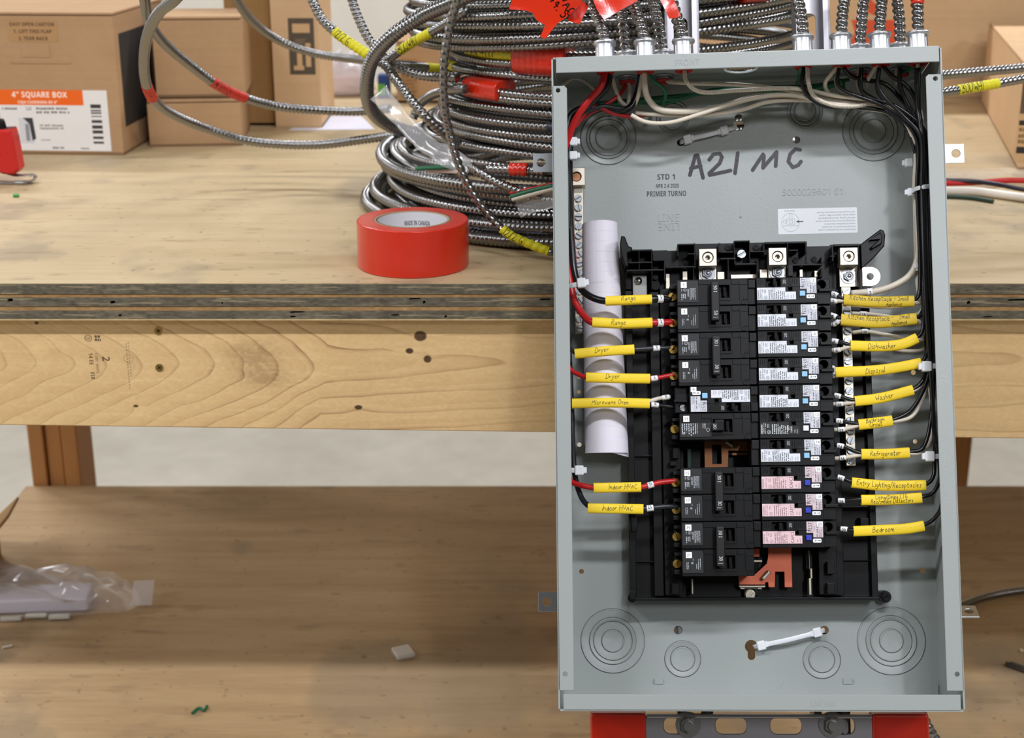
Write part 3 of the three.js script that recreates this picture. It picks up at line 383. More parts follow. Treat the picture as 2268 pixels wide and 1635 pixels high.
// ---------------------------------------------------------------- electrical panel
const PW = 0.362, PH = 0.6076, PD = 0.098;
const panelPos = V(0.22016, 0.86065, 0.17178), panelRot = new THREE.Euler(-23.899 * Math.PI / 180, -4.625 * Math.PI / 180, 2.347 * Math.PI / 180, 'YXZ'), panelQuat = new THREE.Quaternion().setFromEuler(panelRot);
const lc = camPos.clone().sub(panelPos).applyQuaternion(panelQuat.clone().invert());
function L(px, py, h) {          // point at height h over the back plate, in the panel's own axes
  const d = ray(px, py).applyQuaternion(panelQuat.clone().invert()); return lc.clone().addScaledVector(d, (h - PD - lc.z) / d.z);
}
const toWorld = (v) => v.clone().applyQuaternion(panelQuat).add(panelPos);
function pthing(name, label, category, group, at = V(0, 0, 0)) { const t = thing(name, label, category, group, toWorld(at)); t.quaternion.copy(panelQuat); return t; }
function psingle(name, label, category, geo, m, group) { const s = single(name, label, category, geo, m, group); s.position.copy(panelPos); s.quaternion.copy(panelQuat); return s; }
const PAINT = [156, 162, 159];
const peel = dataTex(512, 512, (u, v) => { const a = 255 * fbm(u * 64, v * 64, 2, 64, 64); return [a, a, a]; }, { srgb: false, sx: 0.11, sy: 0.11 });
M.paint = mat(new THREE.Color(`rgb(${PAINT})`), 0.36, 0, { bumpMap: peel, bumpScale: 0.00005 });
const font = await new FontLoader().loadAsync('fonts/droid/droid_sans_regular.typeface.json');
function emboss(text, size, depth, at, opt = {}) { const g = new TextGeometry(text, { font, size, depth, curveSegments: 2, bevelEnabled: false }); g.computeBoundingBox(); const b = g.boundingBox; g.translate(-b.max.x / 2, -b.max.y / 2, 0); if (opt.flipY) g.scale(1, -1, 1); if (opt.turn) g.rotateZ(opt.turn); g.translate(at.x, at.y, at.z); return g; }
const enclosure = pthing('electrical_panel', 'open grey steel electrical panel box mounted in front of the workbench', 'electrical panel', null);
{
  const T = 0.0015, l2 = (px, py) => { const p = L(px, py, 0); return [p.x, p.y]; }, holes = [];
  const hole = (px, py, r) => { const [x, y] = l2(px, py); holes.push(circ(x, y, r / 2280)); };
  for (const a of [[1507, 316, 8], [1764, 310, 8.5], [1502, 1396, 9.5], [1826, 1396, 9.5], [1288, 1266, 5.5], [2043, 1264, 5.5], [1282, 835, 4.5], [1282, 868, 4.5], [1283, 985, 5], [2027, 978, 5], [2023, 825, 5.5], [1925, 792, 6]]) hole(...a);
  const keyhole = (px, py, r, dy) => { const [x, y] = l2(px, py), R = r / 2280, q = 0.0036, p = new THREE.Path(), a = Math.asin(q / R); if (dy > 0) { p.absarc(x, y, R, Math.PI / 2 - a, Math.PI / 2 + a - 2 * Math.PI, true); p.absarc(x, y + dy, q, Math.PI, 0, true); } else { p.absarc(x, y, R, -Math.PI / 2 - a, -Math.PI / 2 + a - 2 * Math.PI, true); p.absarc(x, y + dy, q, 0, -Math.PI, true); } holes.push(p); };
  keyhole(1636, 278, 13, 0.0085); keyhole(1664, 1432, 14, -0.0095);
  const KO = [[1347, 305, [64, 50, 43, 29]], [1935, 290, [70, 54, 45, 27]], [1783, 246, [40, 33, 24]], [1490, 258, [38, 30]], [1357, 1420, [71, 52, 43, 25]], [1974, 1420, [74, 55, 45, 26]], [1512, 1460, [40, 27]], [1820, 1462, [41, 28]]];
  for (const [x, y, r] of KO) { const [a, b] = l2(x, y); holes.push(circ(a, b, r[0] / 2280 + 0.00025)); }
  // back plate with its ink: hand-lettered number and rubber stamp
  const cv = document.createElement('canvas'); cv.width = 1220; cv.height = 2048; const c = cv.getContext('2d'); c.fillStyle = `rgb(${PAINT})`; c.fillRect(0, 0, 1220, 2048);
  const tx = (px, py) => { const [x, y] = l2(px, py); return [(x + PW / 2) / PW * 1220, (PH / 2 - y) / PH * 2048]; };
  c.strokeStyle = '#120b18'; c.lineCap = 'round'; c.lineJoin = 'round'; c.lineWidth = 12.5;
  const stroke = (pts) => { c.beginPath(); pts.forEach((p, i) => { const [x, y] = tx(...p); i ? c.lineTo(x, y) : c.moveTo(x, y); }); c.stroke(); };
  for (const s of [[[1528, 388], [1540, 345], [1545, 344], [1557, 394]], [[1530, 373], [1552, 368]], [[1571, 354], [1580, 342], [1594, 340], [1599, 348], [1594, 362], [1571, 384], [1572, 388], [1618, 378]], [[1634, 339], [1628, 384]], [[1667, 377], [1690, 342], [1692, 346], [1690, 372], [1720, 337], [1718, 368]], [[1772, 332], [1762, 330], [1750, 342], [1746, 358], [1756, 371], [1768, 366], [1774, 358]]]) stroke(s);
  c.fillStyle = '#26232f'; const ink = (t, px, py, size, w) => { const [x, y] = tx(px, py); c.font = `bold ${size}px sans-serif`; c.textAlign = 'center'; c.save(); c.translate(x, y); c.rotate(0.005); c.fillText(t, 0, 0, w); c.restore(); };
  ink('STD 1', 1476, 398, 26, 64); ink('APR 2 4 2020', 1478, 416, 19, 78); ink('PRIMER TURNO', 1476, 435, 25, 134);
  const tex = new THREE.CanvasTexture(cv); tex.colorSpace = THREE.SRGBColorSpace; tex.magFilter = THREE.LinearFilter;
  const back = extrude(poly(rectPts(-PW / 2, -PH / 2, PW / 2, PH / 2), holes), T, -PD - T, 0, 24), bp = back.attributes.position, bu = back.attributes.uv;
  for (let i = 0; i < bp.count; i++) bu.setXY(i, (bp.getX(i) + PW / 2) / PW, (bp.getY(i) + PH / 2) / PH);
  const pm = M.paint.clone(); pm.map = tex; pm.color.set(0xffffff); const pb = peel.clone(); pb.repeat.set(PW / 0.11, PH / 0.11); pb.needsUpdate = true; pm.bumpMap = pb; part('back_plate', back, pm, enclosure, 'grey back plate with hand-lettered A21 MC and ink stamp');
  for (const [x, y, r] of KO) {     // stepped knockout discs
    const [a, b] = l2(x, y), q = r.map((v) => v / 2280), pr = [[0, 0.0004]];
    for (let k = q.length - 1; k >= 0; k--) { const up = (k % 2 ? 0.0006 : 0.0001), R = q[k]; pr.push([R - 0.0016, up], [R - 0.0011, up + 0.0007], [R - 0.0007, up + 0.0007], [R - 0.0002, up], [R - 0.0001, -0.0012]); if (k) pr.push([R + 0.0002, -0.0012], [R + 0.0003, k % 2 ? 0.0001 : 0.0006]); }
    pr.push([q[0] + 0.0009, -0.0016], [q[0] + 0.0009, -0.0022], [0, -0.0022]);
    part('knockout', new THREE.LatheGeometry(pr.map(([u, v]) => new THREE.Vector2(u, v)), 56).rotateX(Math.PI / 2).translate(a, b, -PD), M.paint, enclosure);
  }
  for (const [s, nm] of [[-1, 'side_wall'], [1, 'side_wall']]) part(nm, box(T, PH - 0.004, PD, s * (PW / 2 - T / 2), 0, -PD / 2), M.paint, enclosure);
  // top wall with an open knockout
  const ko = L(1640, 158, 0.045), th = new THREE.Shape(rectPts(-PW / 2 + T, -PD, PW / 2 - T, -T).map(([x, y]) => new THREE.Vector2(x, y))); th.holes.push(circ(ko.x, -PD + 0.05, 0.0165));
  part('top_wall', extrude(th, T).rotateX(Math.PI / 2).translate(0, PH / 2, 0), M.paint, enclosure);
  part('knockout_rim', new THREE.TorusGeometry(0.0172, 0.0006, 8, 40).rotateX(Math.PI / 2).translate(ko.x, PH / 2 - T, -PD + 0.05), M.paint, enclosure);
  part('bottom_wall', box(PW - 2 * T, T, PD, 0, -PH / 2 + T / 2, -PD / 2), M.paint, enclosure);
  // front lips and side flanges
  part('top_lip', extrude(poly(rectPts(-PW / 2 + 0.0042, PH / 2 - 0.0152, PW / 2 - 0.0022, PH / 2)), T * 1.2, -T * 1.2, 0.0005), M.paint, enclosure);
  part('bottom_lip', extrude(poly(rectPts(-PW / 2 + 0.0045, -PH / 2, PW / 2 - 0.0035, -PH / 2 + 0.0148)), T * 1.2, -T * 1.2, 0.0005), M.paint, enclosure);
  const fl = (s, topPx, hl) => { const yt = L(...topPx, PD).y, y0 = -PH / 2 + 0.0182, x0 = s * PW / 2, x1 = s * (PW / 2 - (s < 0 ? 0.0144 : 0.0152)), pts = [[x0, y0], [x1, y0], [x1, yt - 0.0025], [x1 + s * 0.0025, yt], [x0, yt]]; if (s > 0) pts.reverse(); return extrude(poly(pts, hl.map(([px, py]) => { const p = L(px, py, PD); return circ(p.x, p.y, 0.0021); })), T, -T, 0.0004); };
  part('side_flange', fl(-1, [1240, 190], [[1236, 200], [1252, 1494]]), M.paint, enclosure);
  part('side_flange', fl(1, [2070, 164], [[2072, 174], [2120, 1494]]), M.paint, enclosure);
  // folded edge of the bottom wall on the back plate
  const y1 = L(1600, 1516, 0.002).y, a0 = L(1606, 1520, 0.002).x, a1 = L(1735, 1520, 0.002).x;
  part('folded_edge', extrude(poly([[-PW / 2 + T, -PH / 2 + T], [PW / 2 - 0.003, -PH / 2 + T], [PW / 2 - 0.003, y1], [a1, y1], [a1 - 0.004, y1 - 0.005], [(a0 + a1) / 2 + 0.012, y1 - 0.0085], [(a0 + a1) / 2 - 0.012, y1 - 0.0085], [a0 + 0.004, y1 - 0.005], [a0, y1], [-PW / 2 + T, y1]]), 0.0013, -PD), M.paint, enclosure);
  for (const px of [1459, 1878]) { const p = L(px, 1510, 0.002); part('bent_tab', rbox(0.009, 0.0055, 0.0022, 0.0006, p.x, p.y, -PD + 0.0011), M.paint, enclosure); }
  // mounting tabs
  const tab = (px, py, s, flat) => { const p = L(px, py, 0.012), g = extrude(poly(rectPts(-0.0095, -0.0095, 0.0095, 0.0095), [circ(0.0015 * s, 0, 0.0043)]), 0.0016, 0, 0.0002); if (flat) g.rotateX(-1.05); const leg = box(0.0016, 0.019, 0.014, -s * 0.0092, 0, flat ? 0.004 : -0.005); part('mounting_tab', merge([g, leg]).translate(p.x, p.y, p.z), M.zinc, enclosure, 'galvanised steel tab with a round hole'); };
  tab(1202, 361, -1); tab(2113, 341, 1); tab(1214, 1333, -1); tab(2142, 1357, 1, true);
  // embossed lettering
  part('embossed_lettering', emboss('FRONT', 0.0055, 0.0004, V(L(1521, 138, PD).x, L(1521, 138, PD).y, -0.0001)), M.paint, enclosure);
  part('embossed_lettering', emboss('FRONT', 0.0055, 0.0003, V(L(1822, 1559, PD).x, L(1822, 1559, PD).y, -0.0001), { turn: Math.PI }), M.paint, enclosure);
  const e1 = L(1480, 482, 0), e2 = L(1482, 502, 0), e3 = L(1798, 425, 0);
  part('embossed_lettering', emboss('LINE', 0.0078, 0.00045, V(e1.x, e1.y, -PD)), M.paint, enclosure);
  part('embossed_lettering', emboss('LINE', 0.0078, 0.00045, V(e2.x, e2.y, -PD), { turn: Math.PI }), M.paint, enclosure);
  part('embossed_lettering', emboss('5000029601 01', 0.0064, 0.0005, V(e3.x, e3.y, -PD)), M.paint, enclosure);
  { const p = L(1640, 480, 0); part('dimple', new THREE.SphereGeometry(0.0016, 12, 8).scale(1, 1, 0.4).translate(p.x, p.y, -PD), M.paint, enclosure); }
  // white instruction sticker, upside down
  const sticker = printA.cell(700, 220, (x, w, h) => { x.fillStyle = '#e3e5e8'; x.fillRect(0, 0, w, h); x.save(); x.translate(w, h); x.rotate(Math.PI); x.fillStyle = '#6b6e73'; x.font = '18px sans-serif'; ['If this device is to be mounted on a solid', 'wall and the neutral is to be bonded', 'torque the bonding screw prior to', 'mounting the box to ensure proper contact', 'with the lug tang. See wiring diagram for', 'proper torque. Spacer kit SMK1 may be', 'used to space the unit away from the wall'].forEach((t, i) => x.fillText(t, 18, 36 + i * 25, 440)); x.strokeStyle = '#6b6e73'; x.lineWidth = 2; x.beginPath(); x.arc(590, 100, 78, 0, 7); x.stroke(); x.strokeRect(552, 86, 70, 44); x.strokeRect(572, 96, 28, 24); x.strokeRect(575, 130, 24, 46); x.beginPath(); x.arc(640, 108, 14, 0, 7); x.stroke(); x.beginPath(); x.moveTo(520, 72); x.lineTo(660, 72); x.stroke(); x.fillStyle = '#4a4d55'; x.fillRect(476, 102, 40, 9); x.beginPath(); x.moveTo(516, 94); x.lineTo(542, 107); x.lineTo(516, 119); x.fill(); x.font = '13px sans-serif'; x.fillText('4740587  Rev 00', 545, 204); x.restore(); });
  const q0 = L(1724, 518, 0), q1 = L(1898, 459, 0), sm = plate(roundRect(q0.x, q0.y - 0.0006, q1.x, q1.y, 0.0015), 0.0002, -PD, sticker); part('instruction_sticker', sm, printA.mat, enclosure, 'white instruction sticker turned upside down');
}
// screw head with a real slot
function slotted(r, h, slot = 0.22, turn = 0.5) { const half = (k) => { const s = new THREE.Shape(), t = Math.asin(slot / 2); s.absarc(0, 0, r, k * Math.PI + t, k * Math.PI + Math.PI - t); return extrude(s, h * 0.72, h * 0.28, h * 0.1, 12); }, a = merge([half(0), half(1)]), b = cyl(r * 0.97, r * 0.97, h * 0.3, 18).rotateX(Math.PI / 2).translate(0, 0, h * 0.15); return merge([a, b]).rotateZ(turn); }
const SCREW = { small: slotted(0.0036, 0.0026, 0.34), brass: slotted(0.0042, 0.003, 0.42, 0.9), brass2: slotted(0.0042, 0.003, 0.42, 2.2) };
// ---------------------------------------------------------------- breaker base, lugs, bars
const base = pthing('breaker_base', 'black moulded breaker base with copper bus and silver lugs inside the panel', 'breaker base', null);
{
  const zb = (h) => h - PD, B = (x0, y0, x1, y1, h0, h1, r = 0.0006) => rbox(Math.abs(x1 - x0), Math.abs(y1 - y0), h1 - h0, Math.min(r, (h1 - h0) / 3), (x0 + x1) / 2, (y0 + y1) / 2, zb((h0 + h1) / 2), 1);
  const PX = (x0, y0, x1, y1, h0, h1) => { const a = L(x0, y0, h1), b = L(x1, y1, h1); return B(a.x, a.y, b.x, b.y, h0, h1); };
  part('tray', merge([B(-0.1145, -0.2095, 0.1205, 0.1, 0.006, 0.016), B(-0.1145, -0.2095, -0.108, 0.09, 0.006, 0.027), B(0.1145, -0.2095, 0.1205, 0.09, 0.006, 0.024), B(-0.1145, -0.2095, 0.1205, -0.2065, 0.006, 0.03)]), M.black, base, 'black plastic tray');
  for (const [a, b] of [[-0.083, -0.112], [0.086, 0.115]]) for (let k = 0; k < 6; k++) part('rib', B(a, 0.082 - k * 0.0508, b, 0.0808 - k * 0.0508, 0.012, 0.021), M.black, base);
  for (const x of [-0.0865, 0.0835]) part('rail', B(x - 0.0045, -0.205, x + 0.0045, 0.088, 0.012, 0.03), M.black, base);
  for (const x of [-0.0725, 0.0725]) part('rail', B(x - 0.0085, -0.204, x + 0.0085, 0.09, 0.012, 0.034), M.black, base);
  part('centre_spine', B(-0.006, -0.205, 0.008, 0.088, 0.012, 0.026), M.blackMatte, base);
  for (const [x0, x1] of [[1488, 1505], [1832, 1850]]) for (const [y0, y1] of [[1245, 1272], [1292, 1316]]) part('clip', PX(x0, y0, x1, y1, 0.02, 0.044), M.black, base);
  { const p = [[1490, 992, 1504, 1016], [1484, 975, 1500, 985], [1484, 1022, 1500, 1032]]; for (const q of p) part('clip', PX(...q, 0.02, 0.046), M.black, base); }
  part('clip', PX(1398, 1147, 1412, 1178, 0.014, 0.03), M.black, base); part('clip', PX(1905, 1147, 1925, 1168, 0.014, 0.03), M.black, base); part('clip', PX(1395, 1310, 1408, 1328, 0.014, 0.032), M.black, base);
  // top block with its compartments
  part('top_block', merge([PX(1384, 556, 1480, 640, 0.004, 0.022), PX(1445, 556, 1545, 640, 0.004, 0.026), PX(1500, 541, 1790, 640, 0.004, 0.026), PX(1780, 546, 1850, 640, 0.004, 0.026), PX(1838, 542, 1912, 660, 0.004, 0.026)]), M.black, base, 'black plastic top block');
  const walls = [[1388, 553, 1445, 556], [1442, 552, 1446, 640], [1414, 556, 1417, 598], [1388, 580, 1445, 583], [1388, 597, 1470, 600], [1446, 575, 1473, 578], [1470, 577, 1474, 620], [1500, 540, 1503, 568], [1500, 540, 1540, 543], [1537, 538, 1541, 595], [1523, 561, 1541, 564], [1474, 590, 1541, 593], [1591, 538, 1595, 560], [1595, 557, 1625, 560], [1625, 534, 1628, 586], [1625, 533, 1661, 536], [1659, 534, 1662, 586], [1628, 583, 1675, 587], [1611, 572, 1615, 620], [1595, 571, 1630, 575], [1661, 556, 1692, 559], [1690, 537, 1694, 560], [1675, 573, 1678, 615], [1743, 535, 1747, 585], [1747, 553, 1768, 556], [1783, 535, 1786, 560], [1693, 536, 1786, 539], [1745, 586, 1757, 612], [1750, 585, 1820, 588], [1818, 569, 1821, 588], [1842, 545, 1847, 580], [1838, 566, 1850, 569], [1818, 594, 1822, 614], [1845, 541, 1906, 545], [1900, 545, 1906, 640], [1535, 593, 1538, 620]];
  for (const w of walls) part('compartment_wall', PX(...w, 0.02, 0.046), M.black, base);
  for (const [x, y] of [[1522, 548], [1612, 548], [1674, 548], [1760, 542], [1803, 574], [1762, 577], [1520, 580]]) { const p = L(x, y, 0.028); part('ejector_mark', cyl(0.0028, 0.0028, 0.001, 16).rotateX(Math.PI / 2).translate(p.x, p.y, p.z - 0.001), M.blackMatte, base); }
  { const p = L(1452, 633, 0.03), q = L(1452, 615, 0.03); part('post_boss', cyl(0.0045, 0.0045, 0.006, 20).rotateX(Math.PI / 2).translate(p.x, p.y, p.z), M.blackMatte, base); part('post_boss', cyl(0.0026, 0.0026, 0.005, 16).rotateX(Math.PI / 2).translate(q.x, q.y, q.z), M.black, base); }
  // wings
  const wing = (pts, h0, h1) => extrude(poly(pts.map(([x, y]) => { const p = L(x, y, h1); return [p.x, p.y]; }).reverse()), h1 - h0, zb(h0), 0.001);
  part('wing', wing([[1905, 542], [1920, 530], [1950, 508], [1957, 510], [1961, 520], [1959, 545], [1935, 572], [1908, 595]], 0.012, 0.04), M.black, base); part('wing_rim', wing([[1925, 532], [1950, 514], [1955, 522], [1953, 540], [1932, 552], [1928, 548], [1948, 530]], 0.038, 0.045), M.black, base);
  part('wing', wing([[1376, 522], [1384, 524], [1392, 545], [1400, 548], [1400, 556], [1390, 560], [1392, 590], [1384, 590], [1375, 560], [1373, 540]], 0.008, 0.05), M.black, base);
  { const e = L(1960, 1322, 0.012); part('mounting_ear', merge([cyl(0.0058, 0.0058, 0.012, 24).rotateX(Math.PI / 2).translate(e.x, e.y, zb(0.008)), B(0.118, -0.2095, e.x, e.y + 0.0055, 0.002, 0.014)]), M.black, base); part('ear_screw', SCREW.small.clone().translate(e.x, e.y, zb(0.0138)), M.blackMatte, base); }
  { const e = L(1400, 1325, 0.02); part('mounting_ear', cyl(0.004, 0.004, 0.02, 20).rotateX(Math.PI / 2).translate(e.x, e.y, zb(0.012)), M.black, base); }
  // lugs
  for (const [x, y, yb, lab] of [[1568, 570, 606, 1], [1722.5, 568, 604, 1], [1880.5, 567.5, 612, 0]]) {
    const p = L(x, y, 0.056), s = 0.0168, sh = poly(rectPts(-s / 2, -s / 2, s / 2, s / 2), [circ(0, 0, 0.0052)]);
    const lug = part('lug', merge([extrude(sh, 0.008, -0.008, 0.0004), rbox(s, s, 0.014, 0.0004, 0, 0, -0.0152, 1)]), M.tin, base, 'silver lug with a hex socket screw'); lug.position.set(p.x, p.y, p.z);
    const hx = new THREE.Shape(); hx.absarc(0, 0, 0.0048, 0, Math.PI * 2); hx.holes.push(new THREE.Path([0, 1, 2, 3, 4, 5].map((k) => new THREE.Vector2(0.0022 * Math.cos(-k * Math.PI / 3), 0.0022 * Math.sin(-k * Math.PI / 3))))); part('socket_screw', extrude(hx, 0.006, -0.0075, 0.0004), M.tin, lug);
    const q = L(x - 1, yb, 0.036), pl = part('lug_tab', rbox(0.0172, lab ? 0.022 : 0.0205, 0.003, 0.0005, q.x, q.y - (lab ? 0.001 : 0), q.z - 0.002, 1), M.tin, base); pl.name = 'lug_tab';
    const bolt = part('bolt', merge([cyl(0.0072, 0.0076, 0.0014, 28).rotateX(Math.PI / 2), cyl(0.005, 0.0052, 0.004, 6).rotateX(Math.PI / 2).translate(0, 0, 0.0024), new THREE.TorusGeometry(0.0034, 0.0007, 8, 24).translate(0, 0, 0.0044), new THREE.SphereGeometry(0.0022, 12, 8).scale(1, 1, 0.4).translate(0, 0, 0.0044)]), M.zinc, base, 'zinc hex bolt with washer'); bolt.position.set(q.x, q.y, q.z);
  }
  { const p = L(1642, 564, 0.034); part('bonding_screw', SCREW.small.clone().scale(1.2, 1.2, 1.6).translate(p.x, p.y, p.z), M.zinc, base); }
  for (const q of [[1511, 600, 1523, 622], [1770, 596, 1779, 614], [1803, 599, 1812, 614], [1588, 602, 1606, 622], [1682, 597, 1700, 616], [1618, 608, 1676, 617], [1474, 606, 1484, 640]]) part('tin_tab', PX(...q, 0.024, 0.034), M.tin, base);
  // stainless plate, bonding strap with round end
  { const pl = part('strap_plate', PX(1401, 608, 1434, 660, 0.018, 0.028), M.steel, base), p = L(1414, 622, 0.03); part('strap_rivet', new THREE.SphereGeometry(0.0038, 16, 10).scale(1, 1, 0.6).translate(p.x, p.y, p.z - 0.001), M.steel, base); }
  { const a = L(1928, 613, 0.02), s = new THREE.Shape(); s.absarc(a.x, a.y, 0.0095, -Math.PI / 2, Math.PI / 2); s.lineTo(a.x - 0.0085, a.y + 0.0095); s.lineTo(a.x - 0.0085, a.y - 0.0095); s.holes.push(circ(a.x - 0.0005, a.y, 0.0032)); part('bonding_strap', extrude(s, 0.0014, zb(0.02), 0.0003, 24), mat(0xe8cfc0, 0.3, 1), base, 'bright round-ended bonding strap'); }
  // copper bus
  const cz = (x, y) => { const p = L(1600 + x / 8.6, 1160 + y / 8.6, 0.032); return [p.x, p.y]; };
  part('copper_bus', extrude(poly([[870, 420], [1315, 420], [1335, 1215], [1185, 1215], [1178, 920], [1010, 920], [1000, 1215], [880, 1215], [870, 1118], [820, 1118], [815, 1165], [315, 1165], [310, 980], [600, 980], [840, 760], [865, 640]].map((q) => cz(...q)).reverse()), 0.003, zb(0.029), 0.0003), M.copper, base, 'orange copper bus plate');
  part('bus_bar', merge([extrude(poly([[318, 1185], [822, 1185], [818, 1215], [335, 1215]].map((q) => cz(...q)).reverse()), 0.004, zb(0.026)), extrude(poly([[345, 1222], [765, 1222], [755, 1255], [360, 1255]].map((q) => cz(...q)).reverse()), 0.004, zb(0.022))]), M.tin, base);
  part('copper_stub', extrude(poly([[600, 480], [708, 480], [708, 632], [600, 632]].map((q) => cz(...q)).reverse()), 0.003, zb(0.028)), M.copper, base); part('bus_bar', extrude(poly([[600, 700], [765, 700], [765, 735], [600, 735]].map((q) => cz(...q)).reverse()), 0.003, zb(0.024)), M.tin, base);
  { const a = cz(820, 975), st = rbox(0.0036, 0.0098, 0.008, 0.0012, 0, 0, 0, 2).rotateZ(-0.72).translate(a[0], a[1], zb(0.037)); part('bus_stab', st, M.tin, base); const b = cz(535, 1365), sc = part('tray_screw', merge([SCREW.brass.clone().scale(1.05, 1.05, 1), new THREE.TorusGeometry(0.0046, 0.0006, 8, 28)]).translate(b[0], b[1], zb(0.026)), M.tin, base); }
  const dz = (x, y) => { const p = L(1220 + x / 4.93, 840 + y / 4.93, 0.03); return [p.x, p.y]; };
  { const sl = dz(1765, 925), sh = dz(1860, 715); part('copper_bus', extrude(poly([[1675, 660], [2210, 640], [2210, 790], [1940, 780], [1935, 975], [1680, 975]].map((q) => dz(...q)).reverse(), [holeRect(sl[0], sl[1], sh[0], sh[1])]), 0.003, zb(0.027), 0.0002), M.copperDull, base, 'dull copper bus plate'); const a = dz(1945, 712); part('bus_stab', rbox(0.009, 0.0036, 0.008, 0.0012, 0, 0, 0, 2).rotateZ(-0.6).translate(a[0], a[1], zb(0.035)), M.tin, base); part('bus_bar', extrude(poly([[1980, 805], [2210, 800], [2210, 825], [1985, 830]].map((q) => dz(...q)).reverse()), 0.003, zb(0.024)), M.copperDull, base); part('guide_pin', extrude(poly([[1492, 760], [1530, 760], [1528, 975], [1494, 975]].map((q) => dz(...q)).reverse()), 0.004, zb(0.026)), mat(0x1d4a3a, 0.4), base); }
  part('tin_strip', merge([PX(1791, 1219, 1794, 1260, 0.02, 0.034), PX(1794, 1259, 1800, 1282, 0.02, 0.034), PX(1791, 1281, 1798, 1318, 0.02, 0.034)]), M.tin, base); part('tin_strip', PX(1531, 1282, 1536, 1316, 0.02, 0.034), M.tin, base);
}
function termBar(label, px0, px1, py0, py1, h, ys, lugAt) {
  const a = L(px0, py0, h), b = L(px1, py1, h), cx = (a.x + b.x) / 2, w = 0.0092, t = pthing('terminal_bar', label, 'terminal bar', null);
  part('bar', rbox(w, a.y - b.y, 0.009, 0.0006, cx, (a.y + b.y) / 2, h - PD - 0.0045, 1), M.tin, t);
  ys.forEach((y, i) => { const p = L((px0 + px1) / 2, y, h), s = part('screw', SCREW.small, M.zinc, t); s.position.set(cx, p.y, h - PD); s.rotation.z = i * 1.3; });
  return t;
}
termBar('neutral terminal bar with a row of zinc screws beside the even-numbered breakers', 1868, 1891, 636, 1032, 0.036, Array.from({ length: 18 }, (_, i) => 646 + i * 22), null);
{ const t = termBar('ground terminal bar with a lug beside the rolled paper', 1274, 1291, 404, 738, 0.02, Array.from({ length: 15 }, (_, i) => 440 + i * 20.6), null), p = L(1279, 391, 0.03), sh = poly(rectPts(-0.0075, -0.0088, 0.0075, 0.0088), [circ(-0.001, 0, 0.0048)]); part('lug', merge([extrude(sh, 0.008, -0.008, 0.0004), rbox(0.015, 0.0176, 0.01, 0.0005, 0, 0, -0.013, 1)]).translate(p.x, p.y, p.z), M.tin, t, 'silver lug'); part('lug_screw', extrude(roundRect(-0.0038, -0.0038, 0.0038, 0.0038, 0.0036), 0.004, -0.006).translate(p.x - 0.001, p.y, p.z), M.copperDull, t); }
// ---------------------------------------------------------------- breakers
const prt = makeAtlas(2048, 2048, 0.5), mm = 0.001;
const numberCell = {}; for (const n of [1, 2, 3, 4, 5, 6, 7, 8, 9, 10, 11, 12, 14, 15, 16, 17, 18, 19, 20, 21]) numberCell[n] = prt.cell(72, 72, (c, w, h) => { c.fillStyle = '#f3f4f4'; c.fillRect(0, 0, w, h); c.fillStyle = '#20252b'; c.font = '46px monospace'; c.textAlign = 'center'; c.fillText(String(n), w / 2, h * 0.74, w * 0.66); });
const rot = (c, w, h, a, f) => { c.save(); if (a > 0) { c.translate(w, 0); c.rotate(Math.PI / 2); } else { c.translate(0, h); c.rotate(-Math.PI / 2); } f(c, h, w); c.restore(); };
const plateL = (v) => prt.cell(240, 250, (c, w, h) => { c.fillStyle = '#1b1c1e'; c.fillRect(0, 0, w, h); rot(c, w, h, 1, (x, W, H) => { x.fillStyle = '#c8ccd0'; if (v) { x.lineWidth = 4; x.strokeStyle = '#c8ccd0'; x.beginPath(); x.arc(105, 152, 17, 0, 7); x.stroke(); x.font = 'bold 15px sans-serif'; x.fillText('UL', 96, 158); tiny(x, 85, 30, 150, 70, 6, '#b9bec4', 5); tiny(x, 95, 105, 120, 22, 2, '#b9bec4', 9); tiny(x, 150, 142, 80, 60, 3, '#b9bec4', 7); tiny(x, 90, 185, 40, 14, 1, '#b9bec4', 11); } else { x.font = 'bold 44px serif'; x.fillText('e', 128, 140); tiny(x, 80, 30, 140, 14, 1, '#b9bec4', 3); tiny(x, 96, 52, 120, 14, 1, '#b9bec4', 4); tiny(x, 150, 74, 66, 14, 1, '#b9bec4', 14); tiny(x, 130, 165, 90, 34, 2, '#a0a5ab', 6); tiny(x, 88, 112, 34, 14, 1, '#a0a5ab', 8); } }); });
const PLATE_A = plateL(1), PLATE_B = plateL(0);
const PLATE_11 = prt.cell(340, 150, (c, w, h) => { c.fillStyle = '#1b1c1e'; c.fillRect(0, 0, w, h); rot(c, w, h, 1, (x, W, H) => { tiny(x, 8, 140, 130, 190, 8, '#b9bec4', 21, 0.5); x.fillStyle = '#1b1c1e'; x.fillRect(0, 100, 150, 50); x.strokeStyle = '#c8ccd0'; x.lineWidth = 4; x.beginPath(); x.arc(76, 40, 17, 0, 7); x.stroke(); tiny(x, 10, 62, 60, 40, 3, '#b9bec4', 22); x.font = 'bold 40px serif'; x.fillStyle = '#c8ccd0'; x.fillText('e', 100, 322); }); });
const tieCell = (a) => prt.cell(80, 440, (c, w, h) => { c.fillStyle = '#0a0b0b'; c.fillRect(0, 0, w, h); rot(c, w, h, 1, (x, W, H) => { x.fillStyle = '#dfe3e6'; x.font = '46px sans-serif'; x.fillText(a + ' I', 46, 56); x.fillText(a + ' |', W - 112, 56); }); });
const TIE = { 50: tieCell('50'), 30: tieCell('30') };
const ratingCell = prt.cell(48, 80, (c, w, h) => { c.fillStyle = '#141516'; c.fillRect(0, 0, w, h); rot(c, w, h, -1, (x, W, H) => { x.fillStyle = '#cfd6da'; x.font = '44px sans-serif'; x.fillText('20', 12, 39, 58); }); });
